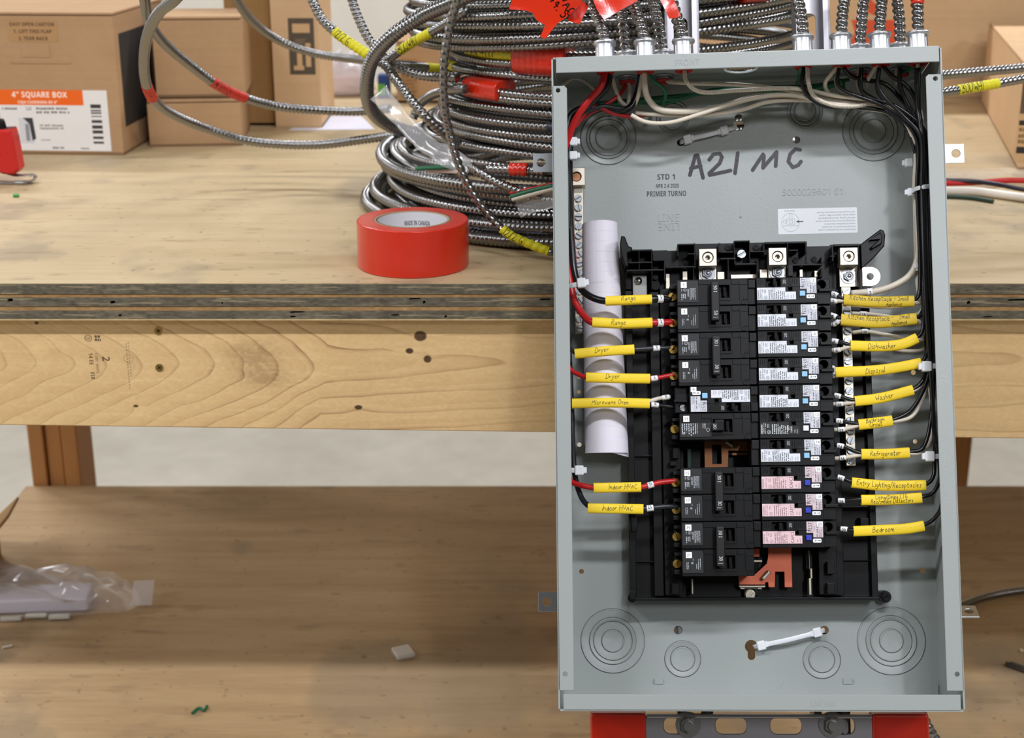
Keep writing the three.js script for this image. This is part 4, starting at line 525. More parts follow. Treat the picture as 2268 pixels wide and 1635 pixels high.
const ratingCellCW = prt.cell(64, 90, (c, w, h) => { c.fillStyle = '#141516'; c.fillRect(0, 0, w, h); rot(c, w, h, 1, (x, W, H) => { x.fillStyle = '#e3e7ea'; x.font = '50px sans-serif'; x.fillText('20', 14, 48, 62); }); });
const mainLabel = (bg, fg, kind) => prt.cell(580, 190, (c, w, h) => {
  c.fillStyle = bg; c.fillRect(0, 0, w, h);
  rot(c, w, h, -1, (x, W, H) => { x.fillStyle = fg; x.font = 'bold 34px sans-serif'; x.fillText('SIEMENS', 8, 34, W - 20); tiny(x, 10, 46, W * 0.55, 40, 2, fg, 3, 0.4); tiny(x, W * 0.62, 46, W * 0.3, 46, 2, fg, 4, 0.4); x.strokeStyle = fg; x.lineWidth = 5; x.beginPath(); x.arc(36, 128, 25, 0, 7); x.stroke(); x.font = 'bold 26px sans-serif'; x.fillText('UL', 20, 138); tiny(x, W * 0.55, 100, W * 0.35, 40, 2, fg, 14, 0.4); tiny(x, 8, 170, W - 24, kind === 'c' ? 200 : 250, kind === 'c' ? 7 : 9, fg, 5, 0.5);
    if (kind === 'c') { x.fillRect(0, 385, W, 2); x.font = '66px sans-serif'; x.fillStyle = '#2a2024'; x.fillText('CAFCI', 12, 460, W - 24); x.font = '26px sans-serif'; x.fillText('ARC', 22, 520, W * 0.5); x.fillText('FAULT', 12, 560, W * 0.55); } else if (kind === 'g') { x.font = 'bold 34px sans-serif'; x.fillText('GFCI', 60, 432); x.fillText('CLASS A', 24, 472, 130); x.font = '24px sans-serif'; x.fillText('GND', 20, 520); x.fillText('FAULT', 12, 556); } else { x.font = '25px sans-serif'; x.fillText('ARC', 12, 440); x.fillText('FAULT', 12, 470); x.fillText('GND', 12, 520); x.fillText('FAULT', 12, 552); } });
});
const LABELS = { a: mainLabel('#dfe3ea', '#4a4f58', 'a'), g: mainLabel('#17181a', '#dfe2e4', 'g'), c: mainLabel('#e6c6cb', '#8a6a72', 'c') };
const testLabel = (bg) => prt.cell(240, 240, (c, w, h) => { c.fillStyle = bg; c.fillRect(0, 0, w, h); rot(c, w, h, -1, (x, W, H) => { x.fillStyle = '#23262b'; x.font = '74px sans-serif'; x.fillText('TEST', W * 0.32, 78, W * 0.64); x.fillStyle = '#5b6068'; x.fillRect(W * 0.3, 92, W * 0.7, 3); x.font = '26px sans-serif'; x.fillText('A0022', W * 0.42, 124); tiny(x, 8, 140, W - 20, 34, 1, '#6b7078', 6, 0.5); x.fillRect(0, 178, W, 3); tiny(x, 8, 186, W * 0.55, 46, 2, '#6b7078', 9, 0.5); }); });
const TESTS = { a: testLabel('#ced0d8'), g: testLabel('#ced0d8'), c: testLabel('#d6c2c8') };
const nCell = prt.cell(124, 58, (c, w, h) => { c.fillStyle = '#f4f6f7'; c.fillRect(0, 0, w, h); c.fillStyle = '#2a2e33'; c.save(); c.translate(50, 12); c.rotate(-Math.PI / 2); c.font = 'bold 36px sans-serif'; c.fillText('N', -32, 2); c.restore(); c.fillRect(64, 26, 36, 6); c.beginPath(); c.moveTo(96, 18); c.lineTo(114, 29); c.lineTo(96, 40); c.fill(); });
const FACE = -0.022, Y0 = 0.0925, PITCHB = 0.0252;
function sharedPole(two) {          // moulded case of one pole: origin at the upper right corner of its face
  const f = poly(rectPts(-66 * mm, -24.7 * mm, 0, 0), [holeRect(-35 * mm, -17.8 * mm, -17.4 * mm, -5.8 * mm)]);
  const fr = poly(rectPts(-36.5 * mm, -20.4 * mm, -16 * mm, -1.2 * mm), [holeRect(-35 * mm, -17.8 * mm, -17.4 * mm, -5.8 * mm)]);
  return merge([extrude(f, 0.009, -0.009, 0.0004), rbox(66 * mm, 24.7 * mm, 0.046, 0.0005, -33 * mm, -12.35 * mm, -0.0315, 1), extrude(fr, 0.0008, 0, 0.0002), rbox(30 * mm, 4.6 * mm, 0.0012, 0.0003, -31 * mm, -2.9 * mm, 0.0001, 1), rbox(7 * mm, 5 * mm, 0.0012, 0.0003, -12 * mm, -2.9 * mm, 0.0001, 1), rbox(8 * mm, 0.5 * mm, 0.0008, 0.0002, -4 * mm, -5.6 * mm, 0.0002, 1), rbox(0.5 * mm, 17 * mm, 0.0008, 0.0002, -8 * mm, -12 * mm, 0.0002, 1), extrude(poly([[-6.5, -24.2], [-3.4, -24.2], [-3.4, -20], [-0.3, -20], [-0.3, -18.9], [-4.4, -18.9], [-4.4, -21], [-6.5, -21]].map(([a, b]) => [a * mm, b * mm])), 0.0008, 0, 0.0002), rbox(7 * mm, 20 * mm, 0.034, 0.0005, -69 * mm, -13 * mm, -0.0375, 1), rbox(7 * mm, 3 * mm, 0.04, 0.0005, -69 * mm, -5 * mm, -0.034, 1), rbox(6 * mm, 4 * mm, 0.042, 0.0005, -70 * mm, -21.5 * mm, -0.034, 1)]);
}
const POLE = sharedPole(), TOGGLE = rbox(9 * mm, 10.6 * mm, 0.016, 0.0012, -29.6 * mm, -11.8 * mm, 0.0, 2), TOGGLE_TIP = rbox(2.2 * mm, 9.6 * mm, 0.006, 0.0006, -22 * mm, -11.8 * mm, -0.005, 1);
const NUMPLATE = (c, x0, y0) => plate(rectPts(x0 * mm, (y0 - 5.6) * mm, (x0 + 5.6) * mm, y0 * mm), 0.0003, 0.0012, c);
const PLATE_GEO = [PLATE_A, PLATE_B].map((c) => plate(roundRect(-65.6 * mm, -21.6 * mm, -46.6 * mm, -1.4 * mm, 0.0012), 0.0009, 0, c));
function addPole(t, row, num, variant) {
  const g = new THREE.Vector3(0, Y0 - row * PITCHB, FACE), put = (m) => { m.position.copy(g); return m; };
  put(part('case', POLE, M.black, t)); put(part('rating_plate', PLATE_GEO[variant], prt.mat, t, 'dark plate with white small print')); put(part('number_sticker', NUMPLATE(numberCell[num], -62.6, -2.4), prt.mat, t, 'white number sticker')); put(part('toggle', TOGGLE_TIP, M.blackMatte, t));
  const s = part('terminal_screw', SCREW[num % 4 === 1 ? 'brass' : 'brass2'], M.brass, t, 'brass terminal screw'); s.position.set(g.x - 70 * mm, g.y - 13.8 * mm, g.z - 0.019);
}
for (const [row, a, b, amp] of [[0, 1, 3, 50], [2, 5, 7, 30], [7, 15, 17, 30], [9, 19, 21, 30]]) {
  const t = pthing('circuit_breaker', { 1: 'black two-pole breaker wired to the two Range sleeves', 5: 'black two-pole breaker wired to the two Dryer sleeves', 15: 'black two-pole breaker wired to the two Indoor HVAC sleeves', 19: 'black two-pole breaker with no wires, beside the orange copper plate' }[a], 'circuit breaker', 'two-pole breakers');
  addPole(t, row, a, 0); addPole(t, row + 1, b, 1);
  const y = Y0 - row * PITCHB, tie = cellUV(rbox(7.4 * mm, 36.6 * mm, 0.013, 0.0011, -31.2 * mm, 0, 0.006, 2), TIE[amp]); tie.translate(0, y - 22.3 * mm, FACE); part('handle_tie', tie, prt.mat, t, `black joined handle marked ${amp}`);
}
{
  const t = pthing('circuit_breaker', 'black single-pole breaker above the empty slot with dull copper', 'circuit breaker'); addPole(t, 5, 11, 1);
  const y = Y0 - 5 * PITCHB; t.children.find((m) => m.name === 'rating_plate').geometry = plate(roundRect(-65.6 * mm, -22 * mm, -36.5 * mm, -9 * mm, 0.0012), 0.0009, 0, PLATE_11);
  const h = part('toggle', TOGGLE, M.black, t); h.position.set(0, y, FACE); part('rating_mark', plate(rectPts(-36.2 * mm, -16.5 * mm, -31.8 * mm, -9.6 * mm), 0.0004, 0.0079, ratingCellCW), prt.mat, t).position.set(0, y, FACE);
}
// arc-fault breakers: origin at the upper left corner of the face
const AF = (() => {
  const f = poly(rectPts(0, -24.7 * mm, 56.5 * mm, 0), [holeRect(9.2 * mm, -8.6 * mm, 22 * mm, -1.4 * mm), holeRect(29.6 * mm, -12.4 * mm, 33 * mm, -9.6 * mm)]);
  const tf = poly(rectPts(56.5 * mm, -24.7 * mm, 69.5 * mm, -0.6 * mm), [circ(61.5 * mm, -6 * mm, 3.9 * mm), circ(60.6 * mm, -18.6 * mm, 3.9 * mm)]);
  return merge([extrude(f, 0.009, -0.009, 0.0004), rbox(56.5 * mm, 24.7 * mm, 0.046, 0.0005, 28.25 * mm, -12.35 * mm, -0.0315, 1), rbox(8 * mm, 24 * mm, 0.044, 0.0006, -4 * mm, -12.4 * mm, -0.0285, 1), rbox(7 * mm, 8 * mm, 0.003, 0.0005, -4 * mm, -5 * mm, -0.0055, 1), extrude(tf, 0.012, -0.022, 0.0005), rbox(13 * mm, 24 * mm, 0.03, 0.0005, 63 * mm, -12.5 * mm, -0.038, 1), rbox(12.5 * mm, 3 * mm, 0.006, 0.0006, 64.5 * mm, -11.8 * mm, -0.0085, 1), rbox(0.6 * mm, 8 * mm, 0.0007, 0.0002, 8.6 * mm, -5 * mm, 0.0002, 1), rbox(0.6 * mm, 8 * mm, 0.0007, 0.0002, 23 * mm, -5 * mm, 0.0002, 1), rbox(54 * mm, 0.5 * mm, 0.0007, 0.0002, 28 * mm, -0.6 * mm, 0.0002, 1), rbox(16 * mm, 0.5 * mm, 0.0007, 0.0002, 36 * mm, -8.9 * mm, 0.0002, 1), ...[0, 1, 2, 3, 4].map((k) => rbox(0.5 * mm, 5 * mm, 0.0006, 0.0002, (29.5 + k * 2) * mm, -4 * mm, 0.0002, 1)), ...[0, 1, 2].map((k) => rbox(0.5 * mm, 4.4 * mm, 0.0006, 0.0002, (2.2 + k * 1.9) * mm, -4 * mm, 0.0002, 1).rotateZ(0)), new THREE.TorusGeometry(1.3 * mm, 0.25 * mm, 6, 16, 4.6).translate(31.2 * mm, -8.4 * mm, 0.0003)]);
})();
const AF_TOGGLE = rbox(3 * mm, 6.2 * mm, 0.013, 0.0008, 16.4 * mm, -5 * mm, -0.001, 2);
const lab = (kind) => { const k = kind === 'c' ? 29.8 : 26.6; return plate([[0.4, -9.6], [0.4, -21], [36.3, -21], [36.3, -13.8], [k, -13.8], [k, -9.6]].map(([x, y]) => [x * mm, y * mm]), 0.0003, 0, LABELS[kind]); };
const AFG = { a: lab('a'), g: lab('g'), c: lab('c') }, tsh = [[40.4, -0.8], [40.4, -11.2], [46.4, -11.2], [46.4, -15.4], [55.3, -15.4], [55.3, -0.8]].map(([x, y]) => [x * mm, y * mm]), AFT = { a: plate(tsh, 0.0003, 0, TESTS.a), g: plate(tsh, 0.0003, 0, TESTS.g), c: plate(tsh, 0.0003, 0, TESTS.c) };
const AFN = plate(roundRect(46 * mm, -20.2 * mm, 53.7 * mm, -16.6 * mm, 0.0011), 0.0003, 0, nCell), AFR = plate(rectPts(24 * mm, -7 * mm, 27.6 * mm, -1 * mm), 0.0002, 0, ratingCell);
const BUTTON = { a: mat(0x8ec4ec, 0.4), g: mat(0xe9eaf2, 0.4), c: mat(0x2b39b4, 0.4) }, BTN = rbox(5 * mm, 4.9 * mm, 0.0036, 0.0005, 42.2 * mm, -15.7 * mm, 0.0006, 2);
function arcFault(num, row, kind, flip) {
  const why = { a: 'with light blue test button', g: 'with white test button and black label', c: 'with pink label and dark blue test button' }[kind];
  const t = pthing('arc_fault_breaker', `black single-pole breaker ${why}, ${{ 2: 'wired to the upper Kitchen Receptacle sleeve', 4: 'wired to the lower Kitchen Receptacle sleeve', 6: 'wired to the Dishwasher sleeve', 8: 'wired to the Disposal sleeve', 9: 'wired to the Microwave Oven sleeve', 10: 'wired to the Washer sleeve', 12: 'wired to the Bathroom sleeve', 14: 'wired to the Refrigerator sleeve', 16: 'wired to Entry Lighting sleeve', 18: 'wired to Living/Dining sleeve', 20: 'wired to Bedroom sleeve' }[num]}`, 'circuit breaker', 'single-pole breakers with test buttons', flip ? V(0, Y0 - row * PITCHB - 0.0247, FACE) : V(8 * mm, Y0 + 0.0005 - row * PITCHB, FACE));
  const g = flip ? new THREE.Group() : t; const add = (n, geo, m, l, x = 0, y = 0, z = 0) => { const p = part(n, flip ? geo.clone().rotateZ(Math.PI) : geo, m, t, l); p.position.set(flip ? -x : x, flip ? -y : y, z); return p; };
  add('case', AF, M.black); add('toggle', AF_TOGGLE, M.blackMatte); add('main_label', AFG[kind], prt.mat, kind === 'g' ? 'black label with white print' : kind === 'c' ? 'pinkish printed label' : 'white printed label'); add('test_label', AFT[kind], prt.mat, 'pale label reading TEST'); add('test_button', BTN, BUTTON[kind], { a: 'light blue button', g: 'white button', c: 'dark blue button' }[kind]); add('neutral_sticker', AFN, prt.mat, 'white sticker with N and an arrow'); add('rating_mark', AFR, prt.mat);
  const num2 = part('number_sticker', plate(rectPts(0, -4.8 * mm, 5.4 * mm, 0), 0.0003, 0.0003, numberCell[num]), prt.mat, t, 'white number sticker'); num2.position.set(flip ? -55.2 * mm : 49.9 * mm, flip ? 24.1 * mm : -0.9 * mm, 0);
  if (kind !== 'c') add('terminal_screw', SCREW.small, M.zinc, 'silver terminal screw', 60.2 * mm, -18.8 * mm, -0.0185);
  if (flip) add('terminal_screw', SCREW.small, M.zinc, 'silver terminal screw', 61.5 * mm, -6 * mm, -0.0185);
  return t;
}
[[2, 'a'], [4, 'a'], [6, 'a'], [8, 'a'], [10, 'a'], [12, 'g'], [14, 'a'], [16, 'c'], [18, 'c'], [20, 'c']].forEach(([n, k], i) => arcFault(n, i, k, false));
arcFault(9, 4, 'a', true);
// ---------------------------------------------------------------- rolled paper
{
  const a = L(1329, 496, 0.02), b = L(1344, 1000, 0.029), ax = b.clone().sub(a), len = ax.length(), dir = ax.clone().normalize(), side = V(1, 0, 0).addScaledVector(dir, -dir.x).normalize(), front = side.clone().cross(dir).normalize(); if (front.z < 0) front.negate();
  const pos = [], uv = [], idx = [], NT = 90, NS = 24, turns = 2.6;
  for (let i = 0; i <= NS; i++) for (let j = 0; j <= NT; j++) { const f = i / NS, th = j / NT * turns * 2 * Math.PI, r = (0.0176 + 0.0045 * f) - 0.0006 * th / 6.28 - (f * 0.0006 * th / 6.28), ph = -0.35 - th, extra = (f > 0.85 ? (f - 0.85) / 0.15 : 0) * 0.004 * Math.cos(ph - 0.2) * 1.6, p = a.clone().addScaledVector(dir, len * f + extra).addScaledVector(side, Math.cos(ph) * r).addScaledVector(front, Math.sin(ph) * r); pos.push(p.x, p.y, p.z); uv.push(j / NT, f); }
  for (let i = 0; i < NS; i++) for (let j = 0; j < NT; j++) { const q = i * (NT + 1) + j; idx.push(q, q + NT + 1, q + 1, q + 1, q + NT + 1, q + NT + 2); }
  const g = new THREE.BufferGeometry(); g.setAttribute('position', new THREE.Float32BufferAttribute(pos, 3)); g.setAttribute('uv', new THREE.Float32BufferAttribute(uv, 2)); g.setIndex(idx); g.computeVertexNormals();
  const pt = dataTex(1024, 512, (u, v) => { const grid = ((v * 22) % 1 < 0.06 ? 1 : 0) * (fbm(u * 30, v * 20, 2) > 0.42 ? 1 : 0.25), gr2 = ((u * 40) % 1 < 0.04 && v < 0.3 ? 0.5 : 0), cr = v > 0.8 && v < 0.9 ? fbm(u * 60, v * 8, 3) * 0.25 : 0; return mixc([232, 228, 238], [150, 146, 160], Math.min(1, (grid + gr2) * (v < 0.42 ? 0.2 : 0.02) + cr * 0.4)); });
  const roll = pthing('rolled_paper', 'rolled white paper sheet standing between the left wall and the breaker base', 'paper'); part('sheet', g, mat(0xffffff, 0.75, 0, { map: pt }), roll);
  const tp = L(1342, 976, 0.048); part('loose_edge', new THREE.CylinderGeometry(0.0226, 0.0232, 0.012, 30, 1, true, -1.1, 2.2).translate(b.x, b.y + 0.004, b.z), mat(0xe4e0ea, 0.75), roll);
}
// ---------------------------------------------------------------- wires in the panel
const FRONT = V(0, 0, 1), sl = makeAtlas(2048, 2048, 0.55);
const P3 = (pts) => pts.map(([x, y, h]) => L(x, y, h));
const wirePrint = (() => { const cv = document.createElement('canvas'); cv.width = 2048; cv.height = 64; const c = cv.getContext('2d'); c.fillStyle = '#fff'; c.fillRect(0, 0, 2048, 64); c.fillStyle = '#8b857a'; c.font = '13px sans-serif'; const t = 'SUPERSLICK ELITE   12 AWG (UL) TYPE THHN OR THWN-2 OR GASOLINE AND OIL RESISTANT II   OR AWM OR C(UL) TYPE T90 NYLON   600V   '; c.fillText(t, 0, 38, 2040); const x = new THREE.CanvasTexture(cv); x.colorSpace = THREE.SRGBColorSpace; x.wrapS = x.wrapT = THREE.RepeatWrapping; x.magFilter = THREE.LinearFilter; return x; })();
M.wireWhitePrint = mat(0xd9cfbd, 0.4, 0, { map: wirePrint });
const numStrip = {}; const markCell = (n) => numStrip[n] ??= sl.cell(64, 120, (c, w, h) => { c.fillStyle = '#f2f3f3'; c.fillRect(0, 0, w, h); c.fillStyle = '#17191c'; c.font = 'bold 34px sans-serif'; c.textAlign = 'center'; for (const y of [0.2, 0.62, 1.04]) c.fillText(String(n), w / 2, h * y + 6, w * 0.8); });
// a wire with optional number band at path share f
function wire(name, label, pts, r, m, { group, mark, at = 0.06, band = 0.006, strip } = {}) {
  const path = new Path(P3(pts), 0.0022, null), t = pthing(name, label, 'wire', group);
  part('insulation', tube(path, () => r, 10, { uvScale: [0.3, 1] }), m, t);
  const bpath = mark != null ? new Path(P3(pts), 0.0008, FRONT) : null;
  if (mark != null) { const c = bpath.length, d = band / 2 / c; part('number_band', tube(bpath, () => r + 0.00045, 14, { a: at - d, z: at + d, cell: markCell(mark) }), sl.mat, t, `white band numbered ${mark}`); }
  if (strip) part('bare_end', tube(new Path([path.p[0].clone().addScaledVector(path.t[0], -strip), path.p[0].clone()], 0.001), () => r * 0.55, 8), M.copperDull, t, 'bare copper end');
  return t;
}
const YELLOW = '#f1cf27', sleeveBump = null;
function sleeve(lines, label, pts, { half = 4.7, flat = 3.1, dx = 0.5, size = 4.4, dy = 0, olive = 0 } = {}) {
  const path = new Path(P3(pts), 0.0012, FRONT), w = Math.round(path.length * 1000 * 9), h = 234, r = rng(w);
  const cell = sl.cell(w, h, (c, W, H) => {
    c.fillStyle = olive ? '#d3b427' : YELLOW; c.fillRect(0, 0, W, H);
    for (let i = 0; i < 60; i++) { c.fillStyle = `rgba(${120 + r() * 60},${90 + r() * 40},20,${0.05 + r() * 0.07})`; const x = r() * W, y = r() * H; c.fillRect(x, y, 6 + r() * 70, 1 + r() * 2); }
    let y = H * 0.5 + size * 9 * 0.36 + dy - (lines.length - 1) * size * 4.6;
    for (const ln of lines) { const [t, x, s] = Array.isArray(ln) ? ln : [ln, null, 1]; const k = size * 9 / 7 * (s ?? 1); let len = 0; for (const ch of t) { const g = GLYPH[ch]; len += ch === ' ' ? 3 * k : ((g ? Math.max(...g.split(/[ |]/).map((a) => +a.split(',')[0])) : 2) + 1.25) * k; } hand(c, t, x != null ? x * W : Math.max(8, W * dx - len / 2), y, k, 3.2, 0.14, '#1a160a', 3); y += size * 8.6; }
  });
  const t = pthing('wire_sleeve', label, 'wire label', 'yellow handwritten wire sleeves'); t.userData.group = undefined; delete t.userData.group;
  const sq = (th) => { const c = Math.abs(Math.cos(th)), s = Math.abs(Math.sin(th)); return Math.pow(Math.pow(c, 3) + Math.pow(s, 3), -1 / 3); };
  part('tube', tube(path, (s, th) => [flat * mm * sq(th), half * mm * sq(th)], 24, { cell, caps: false }), sl.mat, t);
  part('lining', tube(path, (s, th) => [(flat - 0.5) * mm * sq(th), (half - 0.5) * mm * sq(th)], 20, { caps: false }), mat(0xc79a12, 0.6), t);
  return t;
}
const HS = 0.062;
// left side
wire('feeder_wire', 'thick black wire leading to the upper Range sleeve', [[1486, 664, 0.057], [1462, 662, 0.06], [1444, 663, HS], [1392, 665, HS], [1341, 667, HS], [1310, 658, 0.058], [1284, 636, 0.05], [1272, 600, 0.045], [1266, 540, 0.042], [1262, 460, 0.042], [1262, 400, 0.04], [1262, 330, 0.045], [1275, 268, 0.05], [1310, 228, 0.055], [1345, 190, 0.06], [1350, 158, 0.063]], 0.0034, M.wireBlack, { mark: 1, at: 0.034 });
wire('feeder_wire', 'thick red wire leading to the lower Range sleeve', [[1490, 714, 0.057], [1465, 715, 0.06], [1445, 715, HS], [1378, 717, HS], [1312, 714, HS], [1292, 698, 0.056], [1272, 664, 0.05], [1262, 620, 0.046], [1255, 560, 0.04], [1252, 450, 0.04], [1254, 340, 0.048], [1270, 275, 0.055], [1300, 228, 0.062], [1332, 190, 0.066], [1340, 158, 0.066]], 0.0034, M.wireRed, { mark: 3, at: 0.036 });
wire('circuit_wire', 'thin grey-black wire leading to the upper Dryer sleeve', [[1492, 771, 0.057], [1465, 771, 0.06], [1405, 774, HS], [1340, 778, HS], [1290, 782, HS], [1272, 780, 0.0605], [1262, 768, 0.055], [1254, 740, 0.05], [1250, 640, 0.045], [1252, 480, 0.04], [1258, 350, 0.05], [1285, 262, 0.05], [1330, 236, 0.05], [1390, 238, 0.045], [1412, 200, 0.045], [1416, 165, 0.05]], 0.0022, mat(0x24282c, 0.35), { mark: 5, at: 0.04 });
wire('circuit_wire', 'thin red wire leading to the lower Dryer sleeve', [[1497, 829, 0.057], [1462, 836, 0.06], [1440, 839, HS], [1370, 838, HS], [1315, 837, HS], [1297, 835, 0.0612], [1278, 828, 0.058], [1260, 814, 0.055], [1252, 770, 0.05], [1250, 600, 0.044], [1252, 400, 0.045], [1270, 290, 0.05], [1315, 237, 0.05], [1360, 252, 0.045], [1402, 258, 0.04], [1440, 252, 0.035]], 0.0022, M.wireRed, { mark: 7, at: 0.05 });
wire('neutral_wire', 'short white wire from the Microwave Oven sleeve to breaker screw', [[1484, 879, 0.056], [1458, 883, 0.059], [1436, 889, HS], [1400, 891, HS]], 0.0019, M.wireWhitePrint, { mark: 9, at: 0.12, band: 0.007 });
wire('circuit_wire', 'thin black wire from the Microwave Oven sleeve to the breaker', [[1494, 902, 0.056], [1468, 899, 0.058], [1439, 896, HS], [1350, 893, HS], [1290, 893, HS], [1268, 888, 0.0605], [1258, 876, 0.052], [1250, 800, 0.045], [1250, 600, 0.04], [1254, 380, 0.045]], 0.0019, M.wireBlack, { mark: 9, at: 0.06, band: 0.007 });
wire('circuit_wire', 'thin red wire leading to the upper Indoor HVAC sleeve', [[1502, 1065, 0.057], [1462, 1069, 0.06], [1420, 1079, HS], [1368, 1080, HS], [1330, 1081, HS], [1312, 1080, 0.0612], [1290, 1076, 0.06], [1264, 1065, 0.055], [1254, 1030, 0.05], [1250, 900, 0.045]], 0.0026, M.wireRed, { mark: 15, at: 0.15 });
wire('circuit_wire', 'black wire passing a cable tie to the lower Indoor HVAC sleeve', [[1504, 1124, 0.057], [1476, 1122, 0.06], [1425, 1127, HS], [1362, 1127, HS], [1320, 1125, HS], [1303, 1120, 0.061], [1290, 1106, 0.056], [1279, 1078, 0.05], [1272, 1040, 0.045], [1268, 960, 0.045], [1266, 900, 0.045], [1260, 760, 0.042], [1256, 600, 0.04], [1258, 420, 0.04]], 0.0026, mat(0x191c22, 0.35), { mark: 17, at: 0.07 });
wire('circuit_wire', 'black wire arching below the top wall to the left corner', [[1420, 165, 0.045], [1412, 205, 0.045], [1396, 238, 0.045], [1368, 246, 0.045], [1330, 238, 0.045], [1295, 238, 0.045], [1264, 256, 0.045], [1256, 330, 0.045], [1258, 420, 0.045], [1264, 560, 0.04]], 0.0033, M.wireBlack);
wire('circuit_wire', 'thin red wire crossing below the first cable fitting', [[1385, 190, 0.035], [1372, 210, 0.04], [1345, 230, 0.042], [1300, 255, 0.045], [1264, 290, 0.045], [1258, 400, 0.04], [1270, 540, 0.038], [1274, 600, 0.036]], 0.0021, M.wireRed);
sleeve(['Range'], 'yellow sleeve marked Range on the thick black wire', [[1341, 667, HS], [1392, 665, HS], [1444, 663, HS]], { half: 4.5, flat: 4.2, dy: -8 });
sleeve(['Range'], 'yellow sleeve marked Range on the thick red wire', [[1312, 714, HS], [1378, 717, HS], [1445, 715, HS]], { half: 4.8, flat: 4.2, dx: 0.44 });
sleeve(['Dryer'], 'yellow sleeve marked Dryer on a black wire', [[1273, 784, HS], [1340, 778, HS], [1405, 774, HS]], { dx: 0.46, dy: -6 });
sleeve(['Dryer'], 'yellow sleeve marked Dryer on a red wire', [[1298, 836, HS], [1370, 838, HS], [1440, 839, HS]], { dx: 0.42, dy: -8 });
sleeve(['Microwave Oven'], 'yellow sleeve marked Microwave Oven', [[1267, 894, HS], [1350, 892, HS], [1439, 894, HS]], { size: 4.2 });
sleeve(['Indoor HVAC'], 'yellow sleeve marked Indoor HVAC on a red wire', [[1315, 1081, HS], [1368, 1080, HS], [1420, 1079, HS]], { dx: 0.62, size: 4.1 });
sleeve(['Indoor HVAC'], 'yellow sleeve marked Indoor HVAC on a black wire', [[1302, 1126, HS], [1362, 1127, HS], [1425, 1128, HS]], { dx: 0.54, size: 4.4 });
// right side: hot and neutral wires run from the breakers through the sleeves into the bundle along the right wall
const bundleX = (y, o) => [[300, 2040], [420, 2044], [620, 2050], [800, 2061], [960, 2071], [1080, 2080]].reduce((a, p, i, q) => { const n = q[i + 1]; return !n ? a : y >= p[0] && y <= n[0] ? p[1] + (n[1] - p[1]) * (y - p[0]) / (n[0] - p[0]) : a; }, 2040) + o;
const R = [
  { n: 2, name: 'upper Kitchen Receptacle', t: ['Kitchen Receptacle - Small', ['Appliance', 0.6, 0.8]], s: [[1868, 664], [1945, 669], [2024, 667]], hot: [[1838, 650], [1850, 652], [1866, 658]], neu: [[1832, 663], [1850, 667], [1868, 668]], out: [2034, 655], outN: [2036, 672], opt: { half: 5.2, flat: 3.3, size: 3.8, dy: 4, olive: 1 } },
  { n: 4, name: 'lower Kitchen Receptacle', t: [['Kitchen Receptacle -   Small', null, 1], ['Appliance', 0.66, 0.8]], s: [[1862, 708], [1945, 714], [2029, 706]], hot: [[1836, 696], [1848, 700], [1862, 704]], neu: [[1838, 719], [1848, 718], [1864, 711]], out: [2038, 700], outN: [2040, 716], opt: { half: 5.4, flat: 3.3, size: 3.8, olive: 0.5 } },
  { n: 6, name: 'Dishwasher', t: ['Dishwasher'], s: [[1883, 766], [1960, 767], [2000, 762], [2031, 749]], hot: [[1838, 754], [1858, 757], [1884, 760]], neu: [[1838, 776], [1858, 775], [1884, 772]], out: [2042, 734], outN: [2040, 752], opt: { half: 4.9, dx: 0.46, dy: 6 } },
  { n: 8, name: 'Disposal', t: ['Disposal'], s: [[1850, 825], [1945, 820], [2000, 812], [2040, 804]], hot: [[1838, 812], [1846, 816], [1856, 821]], neu: [[1836, 833], [1846, 833], [1856, 830]], out: [2050, 790], outN: [2054, 806], opt: { half: 4.9, dx: 0.46, dy: 8 } },
  { n: 10, name: 'Washer', t: ['Washer'], s: [[1893, 889], [1950, 882], [2022, 864]], hot: [[1842, 874], [1860, 878], [1893, 883]], neu: [[1842, 895], [1862, 895], [1893, 894]], out: [2044, 842], outN: [2046, 846], opt: { half: 4.9, dx: 0.5 } },
  { n: 12, name: 'Bathroom Circuit', t: ['Bathroom', 'Circuit'], s: [[1901, 941], [1938, 937], [1976, 932]], hot: [[1846, 931], [1865, 933], [1902, 933]], neu: [[1846, 952], [1868, 951], [1904, 949]], out: [2020, 906], outN: [2022, 920], opt: { half: 5.0, size: 3.4, dx: 0.5 } },
  { n: 14, name: 'Refrigerator', t: ['Refrigerator'], s: [[1907, 1006], [1960, 1006], [2014, 1003]], hot: [[1846, 985], [1868, 989], [1906, 1000]], neu: [[1846, 1016], [1868, 1014], [1908, 1009]], out: [2044, 992], outN: [2040, 1002], opt: { half: 5.0, size: 4.1 } },
  { n: 16, name: 'Entry Lighting', t: ['Entry Lighting/Receptacles'], s: [[1886, 1069], [1960, 1076], [2050, 1075]], hot: [[1846, 1054], [1862, 1058], [1890, 1064]], out: [2066, 1058], opt: { half: 4.9, size: 4.1 } },
  { n: 18, name: 'Living and Dining lighting', t: ['Living/Dining LTG', 'Rec/smoke Detectors'], s: [[1907, 1108], [1975, 1107], [2041, 1103]], hot: [[1846, 1108], [1870, 1109], [1910, 1110]], out: [2066, 1092], opt: { half: 4.9, size: 3.3 } },
  { n: 20, name: 'Bedroom', t: ['Bedroom'], s: [[1890, 1177], [1965, 1174], [2010, 1171], [2046, 1165]], hot: [[1852, 1171], [1872, 1172], [1896, 1175]], out: [2068, 1150], opt: { half: 4.9, dx: 0.42 } }];
const topX = [1862, 1905, 1948, 1990, 2034, 2034, 1990, 1948, 1905, 2030];
